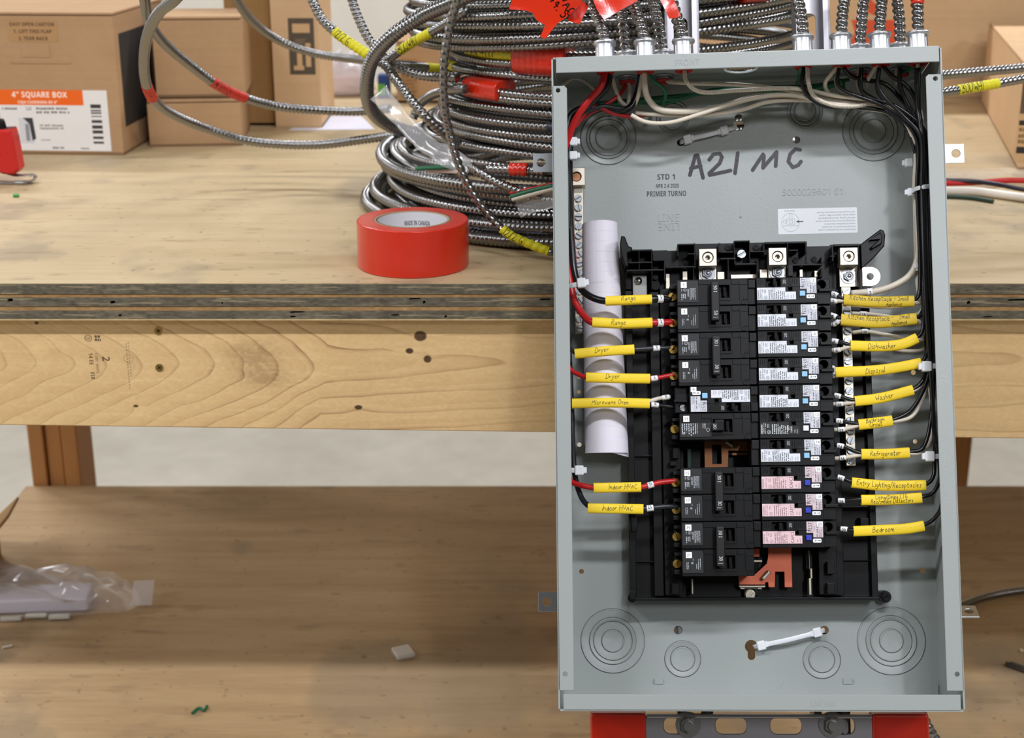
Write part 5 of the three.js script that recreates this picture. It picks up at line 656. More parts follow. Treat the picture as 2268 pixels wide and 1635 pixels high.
R.forEach((w, i) => {
  const o = [-13, 6, -5, 12, -9, 3, 9, -2, 14, 0][i], h = [0.062, 0.05, 0.058, 0.044, 0.052, 0.066, 0.056, 0.07, 0.06, 0.066][i], up = (off, hh, from) => [960, 800, 620, 420, 300].filter((y) => y < from - 40).map((y) => [bundleX(y, off), y, hh + (y % 7) * 0.0006]).concat([[topX[i] + off * 0.4 + (2036 - topX[i]) * 0.6, 238 + (i % 4) * 6, hh], [topX[i] + off * 0.4, 190 + (i % 3) * 8, hh + 0.004], [topX[i] + off * 0.3, 150, hh + 0.008]]);
  const mid = w.s.map(([x, y]) => [x, y - 2, HS]), mn = w.s.map(([x, y]) => [x, y + 2, HS - 0.0004]);
  const hh = w.n >= 16 ? [...(w.n === 16 ? [[2070, 1010, 0.06]] : w.n === 18 ? [[2082, 1060, 0.064], [2080, 1010, 0.066]] : [[2086, 1120, 0.068], [2082, 1040, 0.068]])] : [];
  wire('circuit_wire', `black wire through the ${w.name} sleeve into the right wall bundle`, [...w.hot.slice(0, 2).map(([x, y], k) => [x, y, 0.058 + k * 0.002]), ...mid, [...w.out, 0.061], ...hh, ...up(o, h, w.out[1])], 0.0019, M.wireBlack, { mark: w.n, at: 0.014, band: 0.0062 });
  if (w.neu) wire('neutral_wire', `white wire through the ${w.name} sleeve into the right wall bundle`, [...w.neu.slice(0, 2).map(([x, y], k) => [x, y, 0.057 + k * 0.002]), ...mn, [...w.outN, 0.058], ...up([-16, -2, 2, -8, 10, 5, -4][i] - 3, 0.04 + (i % 3) * 0.004, w.outN[1])], 0.0019, M.wireWhite, { mark: w.n, at: 0.018, band: 0.0062 });
  sleeve(w.t, `yellow sleeve marked ${w.name}`, w.s.map(([x, y]) => [x, y, HS]), w.opt);
});
// neutrals landing on the neutral bar
wire('neutral_wire', 'thick white wire curving from the neutral bar up beside the black bundle', [[1886, 650, 0.04], [1905, 648, 0.042], [1940, 645, 0.044], [1985, 630, 0.045], [2016, 608, 0.045], [2031, 575, 0.045], [2032, 500, 0.045], [2030, 430, 0.045], [2034, 360, 0.045], [2018, 290, 0.045], [1980, 252, 0.045], [1900, 236, 0.045], [1780, 215, 0.045], [1680, 214, 0.045], [1580, 241, 0.045], [1500, 247, 0.05], [1456, 240, 0.052], [1434, 216, 0.055], [1428, 190, 0.058], [1426, 160, 0.06]], 0.0031, M.wireWhitePrint, { mark: 3, at: 0.035 });
wire('neutral_wire', 'thin white wire on the neutral bar below the upper Kitchen sleeve', [[1886, 676, 0.034], [1925, 679, 0.034], [1985, 680, 0.034], [2030, 668, 0.034], [2046, 640, 0.034], [2040, 420, 0.034]], 0.0019, M.wireWhitePrint);
wire('neutral_wire', 'thin white wire on the neutral bar above the lower Kitchen sleeve', [[1886, 694, 0.036], [1930, 696, 0.036], [2000, 703, 0.034], [2040, 690, 0.034], [2050, 640, 0.034], [2044, 420, 0.03]], 0.0019, M.wireWhitePrint, { mark: 15, at: 0.06 });
wire('neutral_wire', 'thin white wire on the neutral bar above the Dishwasher sleeve', [[1888, 737, 0.036], [1915, 734, 0.038], [1960, 741, 0.036], [2020, 750, 0.034], [2048, 735, 0.034], [2052, 640, 0.03]], 0.0019, M.wireWhite, { mark: 18, at: 0.1 });
wire('neutral_wire', 'thin white wire running low beneath the Dishwasher sleeve', [[1975, 772, 0.036], [2000, 777, 0.034], [2040, 775, 0.032], [2056, 760, 0.03], [2058, 640, 0.026]], 0.0019, M.wireWhitePrint);
// white and green runs below the top wall
wire('neutral_wire', 'white wire from the third front fitting across to the right corner', [[1516, 150, 0.065], [1520, 180, 0.064], [1546, 202, 0.062], [1640, 200, 0.058], [1760, 196, 0.056], [1850, 212, 0.056], [1930, 222, 0.056], [1990, 240, 0.056], [2020, 272, 0.055], [2034, 330, 0.05], [2040, 420, 0.045]], 0.0021, M.wireWhitePrint);
wire('neutral_wire', 'white wire from the second rear fitting along the top bundle', [[1470, 160, 0.03], [1476, 178, 0.034], [1520, 184, 0.04], [1640, 188, 0.044], [1760, 202, 0.048], [1870, 226, 0.05], [1955, 237, 0.05], [2005, 264, 0.05], [2026, 310, 0.05], [2032, 400, 0.045]], 0.0021, M.wireWhitePrint);
wire('neutral_wire', 'white wire sagging lowest beneath the top bundle', [[1398, 255, 0.05], [1430, 270, 0.05], [1480, 272, 0.05], [1550, 253, 0.05], [1640, 224, 0.052], [1740, 210, 0.054], [1850, 230, 0.054], [1945, 240, 0.052], [1996, 262, 0.052], [2022, 310, 0.05], [2034, 390, 0.05]], 0.0021, M.wireWhitePrint);
wire('neutral_wire', 'white wire tucked under the thick white wire', [[1408, 250, 0.046], [1450, 254, 0.046], [1540, 257, 0.044], [1640, 244, 0.044], [1700, 226, 0.046], [1780, 222, 0.046], [1880, 232, 0.046], [1950, 236, 0.046]], 0.0021, M.wireWhite);
wire('neutral_wire', 'white wire from the left fitting of the right group', [[1788, 146, 0.066], [1791, 185, 0.064], [1802, 212, 0.06], [1840, 232, 0.058], [1890, 236, 0.056], [1945, 229, 0.054], [2000, 250, 0.052], [2026, 290, 0.05]], 0.0021, M.wireWhitePrint);
wire('neutral_wire', 'white wire hooking down from the second right fitting', [[1858, 145, 0.066], [1840, 166, 0.062], [1828, 182, 0.056], [1830, 200, 0.05], [1850, 212, 0.046]], 0.0021, M.wireWhite);
wire('neutral_wire', 'white wire looping to the left beneath the first rear fitting', [[1355, 172, 0.04], [1366, 205, 0.04], [1376, 226, 0.042], [1398, 238, 0.044], [1410, 222, 0.046], [1418, 190, 0.05], [1424, 160, 0.055]], 0.0021, M.wireWhite);
wire('neutral_wire', 'short white wire hanging straight under the first rear fitting', [[1388, 165, 0.03], [1394, 195, 0.034], [1392, 232, 0.036]], 0.0021, M.wireWhite);
wire('neutral_wire', 'white wire dropping from the third right fitting', [[1944, 140, 0.064], [1934, 158, 0.06], [1924, 174, 0.056], [1922, 190, 0.04]], 0.0021, M.wireWhite);
wire('neutral_wire', 'short white wire hanging at the right end fitting', [[2034, 138, 0.066], [2033, 152, 0.064], [2036, 190, 0.04], [2040, 260, 0.03]], 0.0019, M.wireWhite);
wire('neutral_wire', 'dull white wire arching in the upper left corner', [[1246, 190, 0.03], [1268, 174, 0.03], [1290, 178, 0.03], [1316, 198, 0.03], [1330, 214, 0.03]], 0.0017, M.wireWhite);
wire('ground_wire', 'green wire curling down from the second front fitting', [[1436, 155, 0.06], [1446, 178, 0.058], [1464, 190, 0.054], [1474, 208, 0.05], [1466, 230, 0.046], [1452, 240, 0.04]], 0.0019, M.wireGreen);
[[0, 0.02, 0], [10, 0.026, 6], [-4, 0.016, 14]].forEach(([dx, h, dy], i) => wire('ground_wire', ['green wire running level behind the white bundle', 'green wire slanting behind the white bundle', 'lowest green wire behind the white bundle'][i], [[1300, 230 + dy, h], [1400, 222 + dy / 2, h], [1480 + dx, 214 + dy, h], [1580, 206 - dy / 2, h], [1690, 194 + dy / 2, h], [1800, 190 + dy, h], [1880, 176, h]], 0.0019, M.wireGreen));
wire('ground_wire', 'green wire bending under the second right fitting', [[1862, 150, 0.05], [1850, 162, 0.046], [1852, 172, 0.042], [1866, 182, 0.04], [1868, 196, 0.036]], 0.0018, M.wireGreen);
wire('ground_wire', 'green wire hooking at the right end fitting', [[2026, 138, 0.062], [2020, 150, 0.058], [2004, 158, 0.05], [1986, 160, 0.04]], 0.0018, M.wireGreen);
wire('ground_wire', 'short green wire at the left fitting of the right group', [[1773, 146, 0.066], [1772, 156, 0.064], [1771, 166, 0.06], [1766, 186, 0.04]], 0.0018, M.wireGreen);
[[1782, 0], [1868, 1], [1955, 2]].forEach(([x, i]) => wire('circuit_wire', ['black wire dropping from the left fitting of the right group', 'black wire sweeping from the second right fitting', 'black wire sweeping from the third right fitting'][i], i === 0 ? [[1782, 146, 0.064], [1777, 185, 0.062], [1790, 212, 0.058], [1826, 234, 0.056], [1900, 238, 0.054], [1970, 250, 0.052], [2012, 290, 0.05], [2028, 340, 0.05]] : i === 1 ? [[1868, 150, 0.062], [1884, 168, 0.058], [1920, 178, 0.054], [1960, 186, 0.05], [2010, 240, 0.05], [2032, 300, 0.05]] : [[1955, 145, 0.062], [1975, 168, 0.06], [2005, 188, 0.058], [2026, 215, 0.056], [2036, 260, 0.054]], 0.0021, M.wireBlack));
// ---------------------------------------------------------------- cable ties
function tie(label, head, strap, h = 0.066, turn = 0, sz = 1) {
  const t = pthing('cable_tie', label, 'cable tie'), p = L(...head, h);
  const hd = part('head', merge([rbox(0.0078 * sz, 0.0085 * sz, 0.006 * sz, 0.0014), rbox(0.003 * sz, 0.0055 * sz, 0.004 * sz, 0.001, 0.005 * sz, 0, 0)]), M.nylon, t); hd.position.copy(p); hd.rotation.z = turn;
  part('strap', tube(new Path(P3(strap.map(([x, y, k]) => [x, y, k ?? h])), 0.001, FRONT), () => [0.0006, 0.0022 * sz], 12), M.nylon, t); return t;
}
tie('white cable tie with its head on the rolled paper', [1288, 627], [[1255, 634, 0.058], [1270, 632, 0.066], [1286, 628, 0.068]], 0.068, 0.1, 1.1);
tie('white cable tie on the lower left wires', [1283, 1042], [[1256, 1043, 0.052], [1268, 1042, 0.056], [1280, 1042, 0.056]], 0.056, 0, 1.1);
tie('uppermost white cable tie beside the upper left knockout', [1270, 314], [[1252, 315, 0.05], [1270, 314, 0.05]], 0.05);
tie('white cable tie above the ground bar lug', [1270, 345], [[1252, 345, 0.05], [1270, 345, 0.05]], 0.05);
tie('white cable tie wrapped round the right wire bundle near the serial number', [2018, 426], [[2018, 426, 0.05], [2030, 418, 0.066], [2046, 414, 0.072], [2062, 412, 0.066]], 0.05, Math.PI, 0.95);
tie('small white cable tie tail beside the upper right knockout', [2013, 361], [[2013, 361, 0.03], [2030, 360, 0.03]], 0.03, Math.PI, 1);
tie('white cable tie on the right bundle at the Disposal sleeve', [2052, 812], [[2052, 812, 0.07], [2070, 811, 0.07], [2082, 812, 0.066]], 0.07, Math.PI, 1.15);
tie('white cable tie on the right bundle beside the Refrigerator sleeve', [2059, 1011], [[2059, 1011, 0.07], [2076, 1011, 0.07], [2086, 1011, 0.066]], 0.07, Math.PI, 1.1);
tie('tiny white tie end beside the thick white wire', [2031, 590], [[2031, 582, 0.05], [2031, 600, 0.05]], 0.05, 1.5, 0.6);
for (const [label, a, b, pts] of [['white cable tie threaded through the top keyhole', [1523, 309], [1604, 289], [[1506, 316, -0.002], [1512, 313, 0.003], [1523, 309, 0.005], [1562, 300, 0.007], [1604, 289, 0.005], [1622, 284, 0.003], [1632, 281, -0.002]]], ['white cable tie threaded through the bottom keyhole', [1686, 1430], [1810, 1401], [[1670, 1434, -0.002], [1676, 1432, 0.003], [1686, 1430, 0.005], [1748, 1417, 0.008], [1810, 1401, 0.005], [1820, 1398, 0.003], [1826, 1396, -0.002]]]]) { const t = tie(label, a, pts, 0.005, 0.24, 1.05), p = L(...b, 0.005), h2 = part('head', t.children[0].geometry, M.nylon, t); h2.position.copy(p); h2.rotation.z = 0.24 + Math.PI; }
// ---------------------------------------------------------------- cable fittings and armoured cable on top of the panel
const topY = PH / 2, zF = -PD + 0.066, zR = -PD + 0.03;
function fitting(label, px, front, py) {
  const z = front ? zF : zR, x = L(px, py, z + PD).x, t = pthing('cable_fitting', label, 'cable fitting', null, V(x, topY, z)), SB = 1.65, pts = (a) => a.map(([u, v]) => new THREE.Vector2(u, v));
  part('body', new THREE.LatheGeometry(pts([[0.0072, 0.0005], [0.0101, 0.0005], [0.0101, 0.0018], [0.0096, 0.0022], [0.0093, 0.0118], [0.0108, 0.0122], [0.0112, 0.013], [0.0108, 0.014], [0.0074, 0.0142], [0.0066, 0.012], [0.0066, 0.0005]]), 32).scale(1, SB, 1), M.alu, t, 'bright aluminium body');
  for (const a of [0.3, 1.2, 2.1, 3.4, 4.6]) part('raised_mark', rbox(0.0022, 0.0062, 0.0006, 0.0002, 0, 0, 0, 1).scale(1, SB, 1).translate(0, 0.0115, 0.0096).rotateY(a - 1.3), M.alu, t);
  part('locknut', new THREE.LatheGeometry(pts([[0.0072, -0.0016], [0.0108, -0.0016], [0.011, -0.0034], [0.0072, -0.0036], [0.0072, -0.0016]]), 12), M.zinc, t);
  part('throat', new THREE.LatheGeometry(pts([[0.007, 0], [0.007, -0.0062], [0.006, -0.0066], [0.0056, 0]]), 28), M.zinc, t);
  part('red_bushing', new THREE.LatheGeometry(pts([[0.0068, -0.0055], [0.0084, -0.006], [0.0084, -0.0078], [0.005, -0.0085], [0.0046, -0.006]]), 28), mat(0xb5140f, 0.4), t, 'red plastic bushing');
  return V(x, topY + 0.019, z);
}
const WP = (px, py, h) => toWorld(L(px, py, h)), ZP = (px, py, z) => onZ(px, py, z);
const TAPEY = (text) => sl.cell(420, 150, (c, w, h) => { c.fillStyle = '#d8ce16'; c.fillRect(0, 0, w, h); hand(c, text, 24, h * 0.5 + 22, Math.min(7, (w - 40) / (text.length * 4.4)), 6, 0.1, '#17180c', 2); });
const REDT = (text) => sl.cell(300, 110, (c, w, h) => { c.fillStyle = '#cf2a16'; c.fillRect(0, 0, w, h); hand(c, text, 16, h * 0.5 + 14, 5, 4, 0.1, '#260906', 2); });
const FRONTW = V(0, 0.25, 1).normalize();
function cable(label, pts, r, pitch, { bands = [], m = M.armour, nth = 12, depth = 0.26, group, step = 6 } = {}) {
  const t = thing('armoured_cable', label, 'cable', group), path = new Path(pts, pitch / step, null);
  part('armour', armourTube(path, r, pitch, nth, { depth }), m, t);
  const bp = bands.length ? new Path(pts, pitch / step, FRONTW) : null;
  for (const b of bands) part(b.name || 'tape_band', tube(bp, (s, th) => armour(r, pitch, depth * 0.55)(s, th) * (b.grow || 1.08), 14, { a: b.a, z: b.z, cell: b.cell || null }), b.cell ? sl.mat : b.m, t, b.label);
  return t;
}
const topGroup = [
  ['first front fitting of the left group', 1340, 1, 128, [[1336, 75, 0.066], [1320, 30, 0.064], [1308, -20, 0.06], [1296, -80, 0.05]]],
  ['second front fitting of the left group', 1429, 1, 125, [[1424, 70, 0.066], [1408, 25, 0.064], [1396, -20, 0.06], [1390, -80, 0.05]]],
  ['third front fitting of the left group', 1514, 1, 121, [[1508, 70, 0.066], [1496, 30, 0.064], [1482, -20, 0.06], [1470, -80, 0.05]]],
  ['first rear fitting of the left group', 1388, 0, 126, [[1382, 80, 0.03], [1378, 35, 0.032], [1372, -20, 0.03], [1366, -80, 0.02]]],
  ['second rear fitting of the left group', 1468, 0, 122, [[1462, 80, 0.03], [1452, 30, 0.03], [1440, -20, 0.028], [1434, -80, 0.02]]],
  ['left front fitting of the right group', 1778, 1, 112, [[1778, 60, 0.066], [1772, 20, 0.064], [1764, -20, 0.06], [1758, -80, 0.05]]],
  ['second front fitting of the right group', 1863, 1, 108, [[1864, 60, 0.066], [1868, 15, 0.064], [1876, -25, 0.06], [1884, -80, 0.05]]],
  ['third front fitting of the right group', 1949, 1, 104, [[1949, 55, 0.066], [1952, 10, 0.064], [1956, -25, 0.06], [1956, -80, 0.05]]],
  ['end front fitting of the right group', 2033, 1, 100, [[2033, 50, 0.066], [2032, 10, 0.064], [2030, -25, 0.06], [2024, -80, 0.05]]],
  ['first rear fitting of the right group', 1903, 0, 106, [[1908, 60, 0.03], [1912, 10, 0.03], [1918, -25, 0.028], [1924, -80, 0.02]]],
  ['second rear fitting of the right group', 1992, 0, 102, [[1993, 55, 0.03], [1988, 10, 0.03], [1984, -25, 0.028], [1980, -80, 0.02]]]];
const redFlagBand = { name: 'red_tape_wrap', m: M.redTape, label: 'red tape wrap', grow: 1.12 };
topGroup.forEach(([nm, px, front, py, pts], i) => {
  const b = fitting('aluminium ' + nm, px, front, py);
  cable(`armoured cable rising from the ${nm}`, [toWorld(b.clone().add(V(0, -0.004, 0))), ...pts.map((p) => WP(...p))], i > 4 ? 0.0059 : 0.0062, 0.0068, { bands: i === 8 ? [{ ...redFlagBand, a: 0.42, z: 0.8 }] : i === 7 ? [{ ...redFlagBand, a: 0.5, z: 0.8 }] : [], depth: 0.34, nth: 16, step: 9 });
});
// ---------------------------------------------------------------- red tape flags with marker writing
function flag(label, pts, h, writing, seed, lean = 0) {
  const q = pts.map(([x, y]) => L(x, y, h)), c = q.reduce((a, b) => a.add(b), V(0, 0, 0)).multiplyScalar(1 / q.length); let g = extrude(poly(q.map((p) => [p.x, p.y]).reverse()), 0.0006, 0);
  g = new TessellateModifier(0.004, 7).modify(g.toNonIndexed()); const cell = writing; cellUV(g, cell); const p = g.attributes.position;
  for (let i = 0; i < p.count; i++) { const x = p.getX(i), y = p.getY(i); p.setZ(i, p.getZ(i) + h - PD + 0.006 * (fbm(x * 26 + seed, y * 26, 2) - 0.5) * 2 + lean * (y - c.y) + 0.06 * (x - c.x) * (x - c.x) / 0.02); }
  g.computeVertexNormals(); const t = pthing('tape_flag', label, 'tape'); part('tape', g, flagMat, t); return t;
}
const flagAtlas = makeAtlas(1024, 512, 0.25), flagMat = phys(0xffffff, 0.22, { map: flagAtlas.mat.map, clearcoat: 0.5, clearcoatRoughness: 0.15, transmission: 0.12 });
const flagCell = (list) => flagAtlas.cell(330, 230, (c, w, h) => { c.fillStyle = '#e23416'; c.fillRect(0, 0, w, h); for (const [t, x, y, s, a] of list) { c.save(); c.translate(x, y); c.rotate(a); hand(c, t, 0, 0, s, 5, 0.05, '#2a0704', 4); c.restore(); } });
flag('large torn red tape flag marked HVAC on the first cable', [[1128, 22], [1146, -30], [1296, -40], [1288, 12], [1263, 32], [1232, 50], [1207, 81], [1195, 76], [1207, 52], [1186, 40], [1181, 27], [1160, 22]], 0.075, flagCell([['HVAC', 205, 55, 5.4, 1.05], ['G.#4. 5', 150, 40, 5.4, 0.95]]), 3, 0.2);
flag('folded red tape end beside the large flag', [[1256, 45], [1265, 28], [1292, 2], [1303, 18], [1284, 55], [1268, 50]], 0.066, flagCell([]), 9, 0.1);
flag('red tape flag across the second cable', [[1300, -36], [1398, -42], [1412, 2], [1372, 24], [1338, 45], [1322, 22]], 0.082, flagCell([['. .2', 180, 60, 5, 1.2]]), 14, -0.1);
flag('narrow red tape tail on the third cable', [[1455, -40], [1482, -40], [1494, 5], [1508, 34], [1497, 40], [1482, 42], [1462, 2]], 0.08, flagCell([]), 21, 0.1);
// ---------------------------------------------------------------- channel stand behind the panel
{
  const t = pthing('strut_stand', 'slotted steel channel stand with red taped ends carrying the panel', 'stand', null), zb0 = -PD - 0.0025, Wc = 0.034, Dc = 0.036, y0 = -0.95, y1 = PH / 2 + 0.12;
  for (const px of [[1509, 60], [1796, 60]]) {
    const x = L(px[0], px[1], -0.02).x, holes = []; for (let y = y1 - 0.055; y > y0 + 0.05; y -= 0.05) holes.push(roundRect(-0.0072, y - 0.0145, 0.0072, y + 0.0145, 0.007, true));
    const web = extrude(poly(rectPts(-Wc / 2, y0, Wc / 2, y1), holes), 0.0022, zb0 - Dc);
    part('upright', merge([web, box(0.0022, y1 - y0, Dc, -Wc / 2 + 0.0011, (y0 + y1) / 2, zb0 - Dc / 2), box(0.0022, y1 - y0, Dc, Wc / 2 - 0.0011, (y0 + y1) / 2, zb0 - Dc / 2), box(0.007, y1 - y0, 0.0022, -Wc / 2 + 0.0035, (y0 + y1) / 2, zb0 - 0.0011), box(0.007, y1 - y0, 0.0022, Wc / 2 - 0.0035, (y0 + y1) / 2, zb0 - 0.0011)]).translate(x, 0, 0), M.steelDull, t, 'slotted steel channel upright');
  }
  const hF = 0.014, q = (px, py) => L(px, py, hF), ty = q(1680, 1586).y, by = ty - 0.041, xL = q(1309, 1610).x, xR = q(2055, 1610).x, sy = q(1620, 1608).y, sl2 = [];
  for (const [a, b] of [[1470, 1545], [1585, 1653], [1706, 1775], [1822, 1893]]) { const A = q(a, 1608).x, B = q(b, 1608).x; sl2.push(roundRect(A, sy - 0.0076, B, sy + 0.0076, 0.0074, true)); }
  part('cross_channel', merge([extrude(poly(rectPts(xL, by, xR, ty), sl2), 0.0024, hF - PD - 0.0024, 0.0006), box(xR - xL, 0.0024, 0.016, (xL + xR) / 2, ty - 0.0012, hF - PD - 0.008), box(xR - xL, 0.0024, 0.016, (xL + xR) / 2, by + 0.0012, hF - PD - 0.008)]), M.steelDull, t, 'slotted steel cross channel');
  { const a = q(1432, 1590), b = q(1932, 1590); part('channel_lip', rbox(b.x - a.x, 0.0034, 0.0035, 0.0012, (a.x + b.x) / 2, ty - 0.0002, hF - PD + 0.0008), M.steelDull, t); }
  for (const px of [1524, 1842]) { const p = q(px, 1605), g = part('bolt', merge([cyl(0.0122, 0.0122, 0.0016, 36).rotateX(Math.PI / 2), cyl(0.0074, 0.0078, 0.006, 6).rotateX(Math.PI / 2).translate(0, 0, 0.004), cyl(0.0046, 0.005, 0.011, 24).rotateX(Math.PI / 2).translate(0, 0, 0.006)]), M.steel, t, 'hex bolt with a wide washer'); g.position.set(p.x, p.y, hF - PD + 0.001); }
  for (const [a, b] of [[1307, 1431], [1931, 2057]]) { const A = q(a, 1600).x, B = q(b, 1600).x; part('red_tape_wrap', rbox(B - A, 0.0445, 0.0235, 0.0035, (A + B) / 2, (ty + by) / 2 + 0.001, hF - PD - 0.0085, 3), M.redTape, t, 'glossy red tape wrapped over the channel end'); }
}
// ---------------------------------------------------------------- coils of armoured cable on the bench
function coil(label, cx, cz, turns, r, pitch, m, extra = {}) {      // turns: [radius, height over the bench]
  const t = thing('cable_coil', label, 'cable coil'), pts = [], N = 30, rr = rng(Math.round(r * 1e5) + turns.length * 31 + Math.round(turns[0][1] * 1e4));
  turns.forEach(([R, y], k) => { const nx = turns[Math.min(turns.length - 1, k + 1)], w = rr() * 6, dx = (rr() - 0.5) * 0.006, dz = (rr() - 0.5) * 0.004, tl = (rr() - 0.5) * 0.006; for (let i = 0; i < N; i++) { const f = i / N, a = -Math.PI / 2 + f * 2 * Math.PI, e = sstep(0.9, 1, f), rad = R + (nx[0] - R) * e + 0.003 * Math.sin(3 * a + w) + 0.002 * Math.sin(5 * a + 2 * w), yy = y + (nx[1] - y) * e + 0.0022 * Math.sin(2 * a + w) + tl * Math.cos(a + w) + (extra.tilt || 0) * Math.cos(a) * R; pts.push(V(cx + dx + Math.cos(a) * rad, TABLE + Math.max(r * 1.02, yy), cz + dz + Math.sin(a) * rad)); } });
  const path = new Path(pts, pitch / 5, null); part('armour', armourTube(path, r, pitch, 9, { depth: 0.25 }), m, t);
  for (const b of extra.bands || []) { const sub = pts.slice(b.k * N + b.i0, b.k * N + b.i1 + 1); if (sub.length < 2) continue; const bp = new Path(sub.reverse(), pitch / 5, FRONTW); part('tape_band', tube(bp, (s, th) => armour(r, pitch, 0.08)(s, th) * 1.1, 14, { cell: b.cell || null }), b.cell ? sl.mat : b.m, t, b.label); }
  for (const w of extra.wraps || []) {       // tape wound round the whole bundle
    const c0 = ZP(w.px[0], w.py[1], w.z), c1 = ZP(w.px[1], w.py[0], w.z), ym = (c0.y + c1.y) / 2, hh = (c1.y - c0.y) / 2, Rm = turns.reduce((a, b) => a + b[0], 0) / turns.length, q = [], bound = (x) => Math.max(-1, Math.min(1, (x - cx) / Rm)), aa = Math.acos(bound(c0.x)), ab = Math.acos(bound(c1.x));
    for (let i = 0; i <= 8; i++) { const a = aa + (ab - aa) * i / 8; q.push(V(cx + Math.cos(a) * Rm, ym, cz + Math.sin(a) * Rm)); }
    part('red_tape_wrap', tube(new Path(q, 0.002, V(0, 0, 1)), (s, th) => { const c = Math.abs(Math.cos(th)), d = Math.abs(Math.sin(th)), k = Math.pow(Math.pow(c, 3.2) + Math.pow(d, 3.2), -1 / 3.2), b = 1 + 0.055 * Math.abs(Math.sin(Math.asin(Math.min(1, d * k)) * hh / r * 1.1)) + 0.012 * Math.sin(s * 900); return [0.0165 * k * b, hh * k]; }, 40, { caps: true }), M.redTape, t, 'red tape wrapped round the coil');
  }
  return t;
}
const hy = (py, z) => ZP(1150, py, z).y - TABLE;
coil('lowest coil of thick armoured conduit lying on the bench behind the tape roll', 0.095, -0.40, [[0.276, 0.008], [0.258, 0.009], [0.264, 0.023], [0.241, 0.01], [0.25, 0.037], [0.233, 0.027], [0.254, 0.052], [0.238, 0.045], [0.262, 0.066], [0.244, 0.062], [0.232, 0.072]], 0.0075, 0.0054, M.armour);
coil('coil of armoured cable resting directly on the thick conduit coil', 0.11, -0.36, [[0.216, 0.083], [0.203, 0.084], [0.212, 0.096], [0.2, 0.1], [0.21, 0.109], [0.199, 0.113]], 0.0056, 0.0054, M.armour);
coil('coil with one dark blue taped stretch in the middle of the stack', 0.125, -0.345, [[0.206, 0.123], [0.194, 0.125], [0.207, 0.134], [0.197, 0.137]], 0.0056, 0.0054, M.armour, { bands: [{ k: 2, i0: 14, i1: 17, m: mat(0x2c3140, 0.4), label: 'dark blue tape' }] });
coil('coil bound with a narrower red tape band, below the wide red band', 0.125, -0.345, [[0.206, 0.147], [0.194, 0.149], [0.208, 0.1585], [0.196, 0.161], [0.207, 0.17], [0.2, 0.18]], 0.0056, 0.0054, M.armour, { bands: [{ k: 5, i0: 21, i1: 23, cell: TAPEY('CHG/WHT/R'), label: 'yellow label tape' }], wraps: [{ px: [1046, 1120], py: [194, 244], z: -0.135 }] });
coil('coil bound with a wide band of red tape beside the panel corner', 0.13, -0.345, [[0.2, 0.192], [0.188, 0.194], [0.204, 0.203], [0.192, 0.206], [0.206, 0.2145]], 0.0056, 0.0054, M.armour, { tilt: 0.03, bands: [{ k: 4, i0: 18, i1: 20, cell: TAPEY('BLK/WHT'), label: 'yellow label tape' }], wraps: [{ px: [1152, 1264], py: [100, 178], z: -0.13 }] });
coil('uppermost large coil of armoured cable below the red flags', 0.122, -0.365, [[0.236, 0.23], [0.222, 0.232], [0.24, 0.2395], [0.226, 0.242], [0.244, 0.251], [0.23, 0.254], [0.242, 0.263], [0.228, 0.266], [0.238, 0.275], [0.244, 0.287], [0.23, 0.29]], 0.0056, 0.0056, M.armour, { tilt: 0.085, bands: [{ k: 4, i0: 2, i1: 4, cell: TAPEY('12/2 G'), label: 'yellow label tape' }], wraps: [{ px: [1640, 1705], py: [-30, 12], z: -0.13 }] });
// ---------------------------------------------------------------- loose cables round the coils
const Z2 = (o, s, list) => list.map(([x, y, z]) => ZP(o[0] + x / s, o[1] + y / s, z));
const A1 = [0, 0], S1 = 3.24, A2 = [650, 0], S2 = 2.637;
cable('large hanging cable loop with a red tape band low on its left side', Z2(A1, S1, [[1420, -200, -0.02], [1250, 0, -0.08], [1150, 80, -0.12], [1070, 220, -0.18], [1035, 400, -0.24], [1045, 580, -0.3], [1100, 710, -0.36], [1220, 810, -0.42], [1500, 930, -0.48], [1800, 1015, -0.5], [2268, 1040, -0.5], [2620, 1000, -0.48], [2880, 960, -0.45], [3050, 900, -0.4]]), 0.0063, 0.0056, { bands: [{ a: 0.4, z: 0.455, cell: REDT('A 21 C2'), label: 'red tape band' }] });
cable('cable loop descending behind the first loop with a red tape band', Z2(A1, S1, [[1010, -200, -0.1], [1040, 0, -0.16], [1070, 150, -0.22], [1160, 290, -0.28], [1380, 480, -0.36], [1560, 610, -0.4], [1750, 700, -0.44], [2000, 765, -0.48], [2268, 790, -0.5], [2550, 800, -0.5], [2800, 780, -0.48]]), 0.0062, 0.0056, { bands: [{ a: 0.545, z: 0.655, cell: REDT('A 21 C1'), label: 'red tape band' }] });
cable('distant cable sweeping in front of the tall cartons', Z2(A1, S1, [[1640, -160, -0.42], [1700, 0, -0.48], [1800, 140, -0.54], [1950, 260, -0.6], [2100, 335, -0.62], [2268, 385, -0.62], [2500, 420, -0.6], [2700, 440, -0.55]]), 0.0062, 0.0056);
cable('thick bright conduit bending down at the left of the coils', Z2(A2, S2, [[1300, -260, -0.1], [1100, -70, -0.12], [940, 10, -0.14], [750, 95, -0.17], [570, 215, -0.19], [460, 350, -0.22], [428, 500, -0.25], [450, 630, -0.28], [520, 710, -0.31], [640, 760, -0.34], [760, 790, -0.36]]), 0.0083, 0.0048, { nth: 16 });
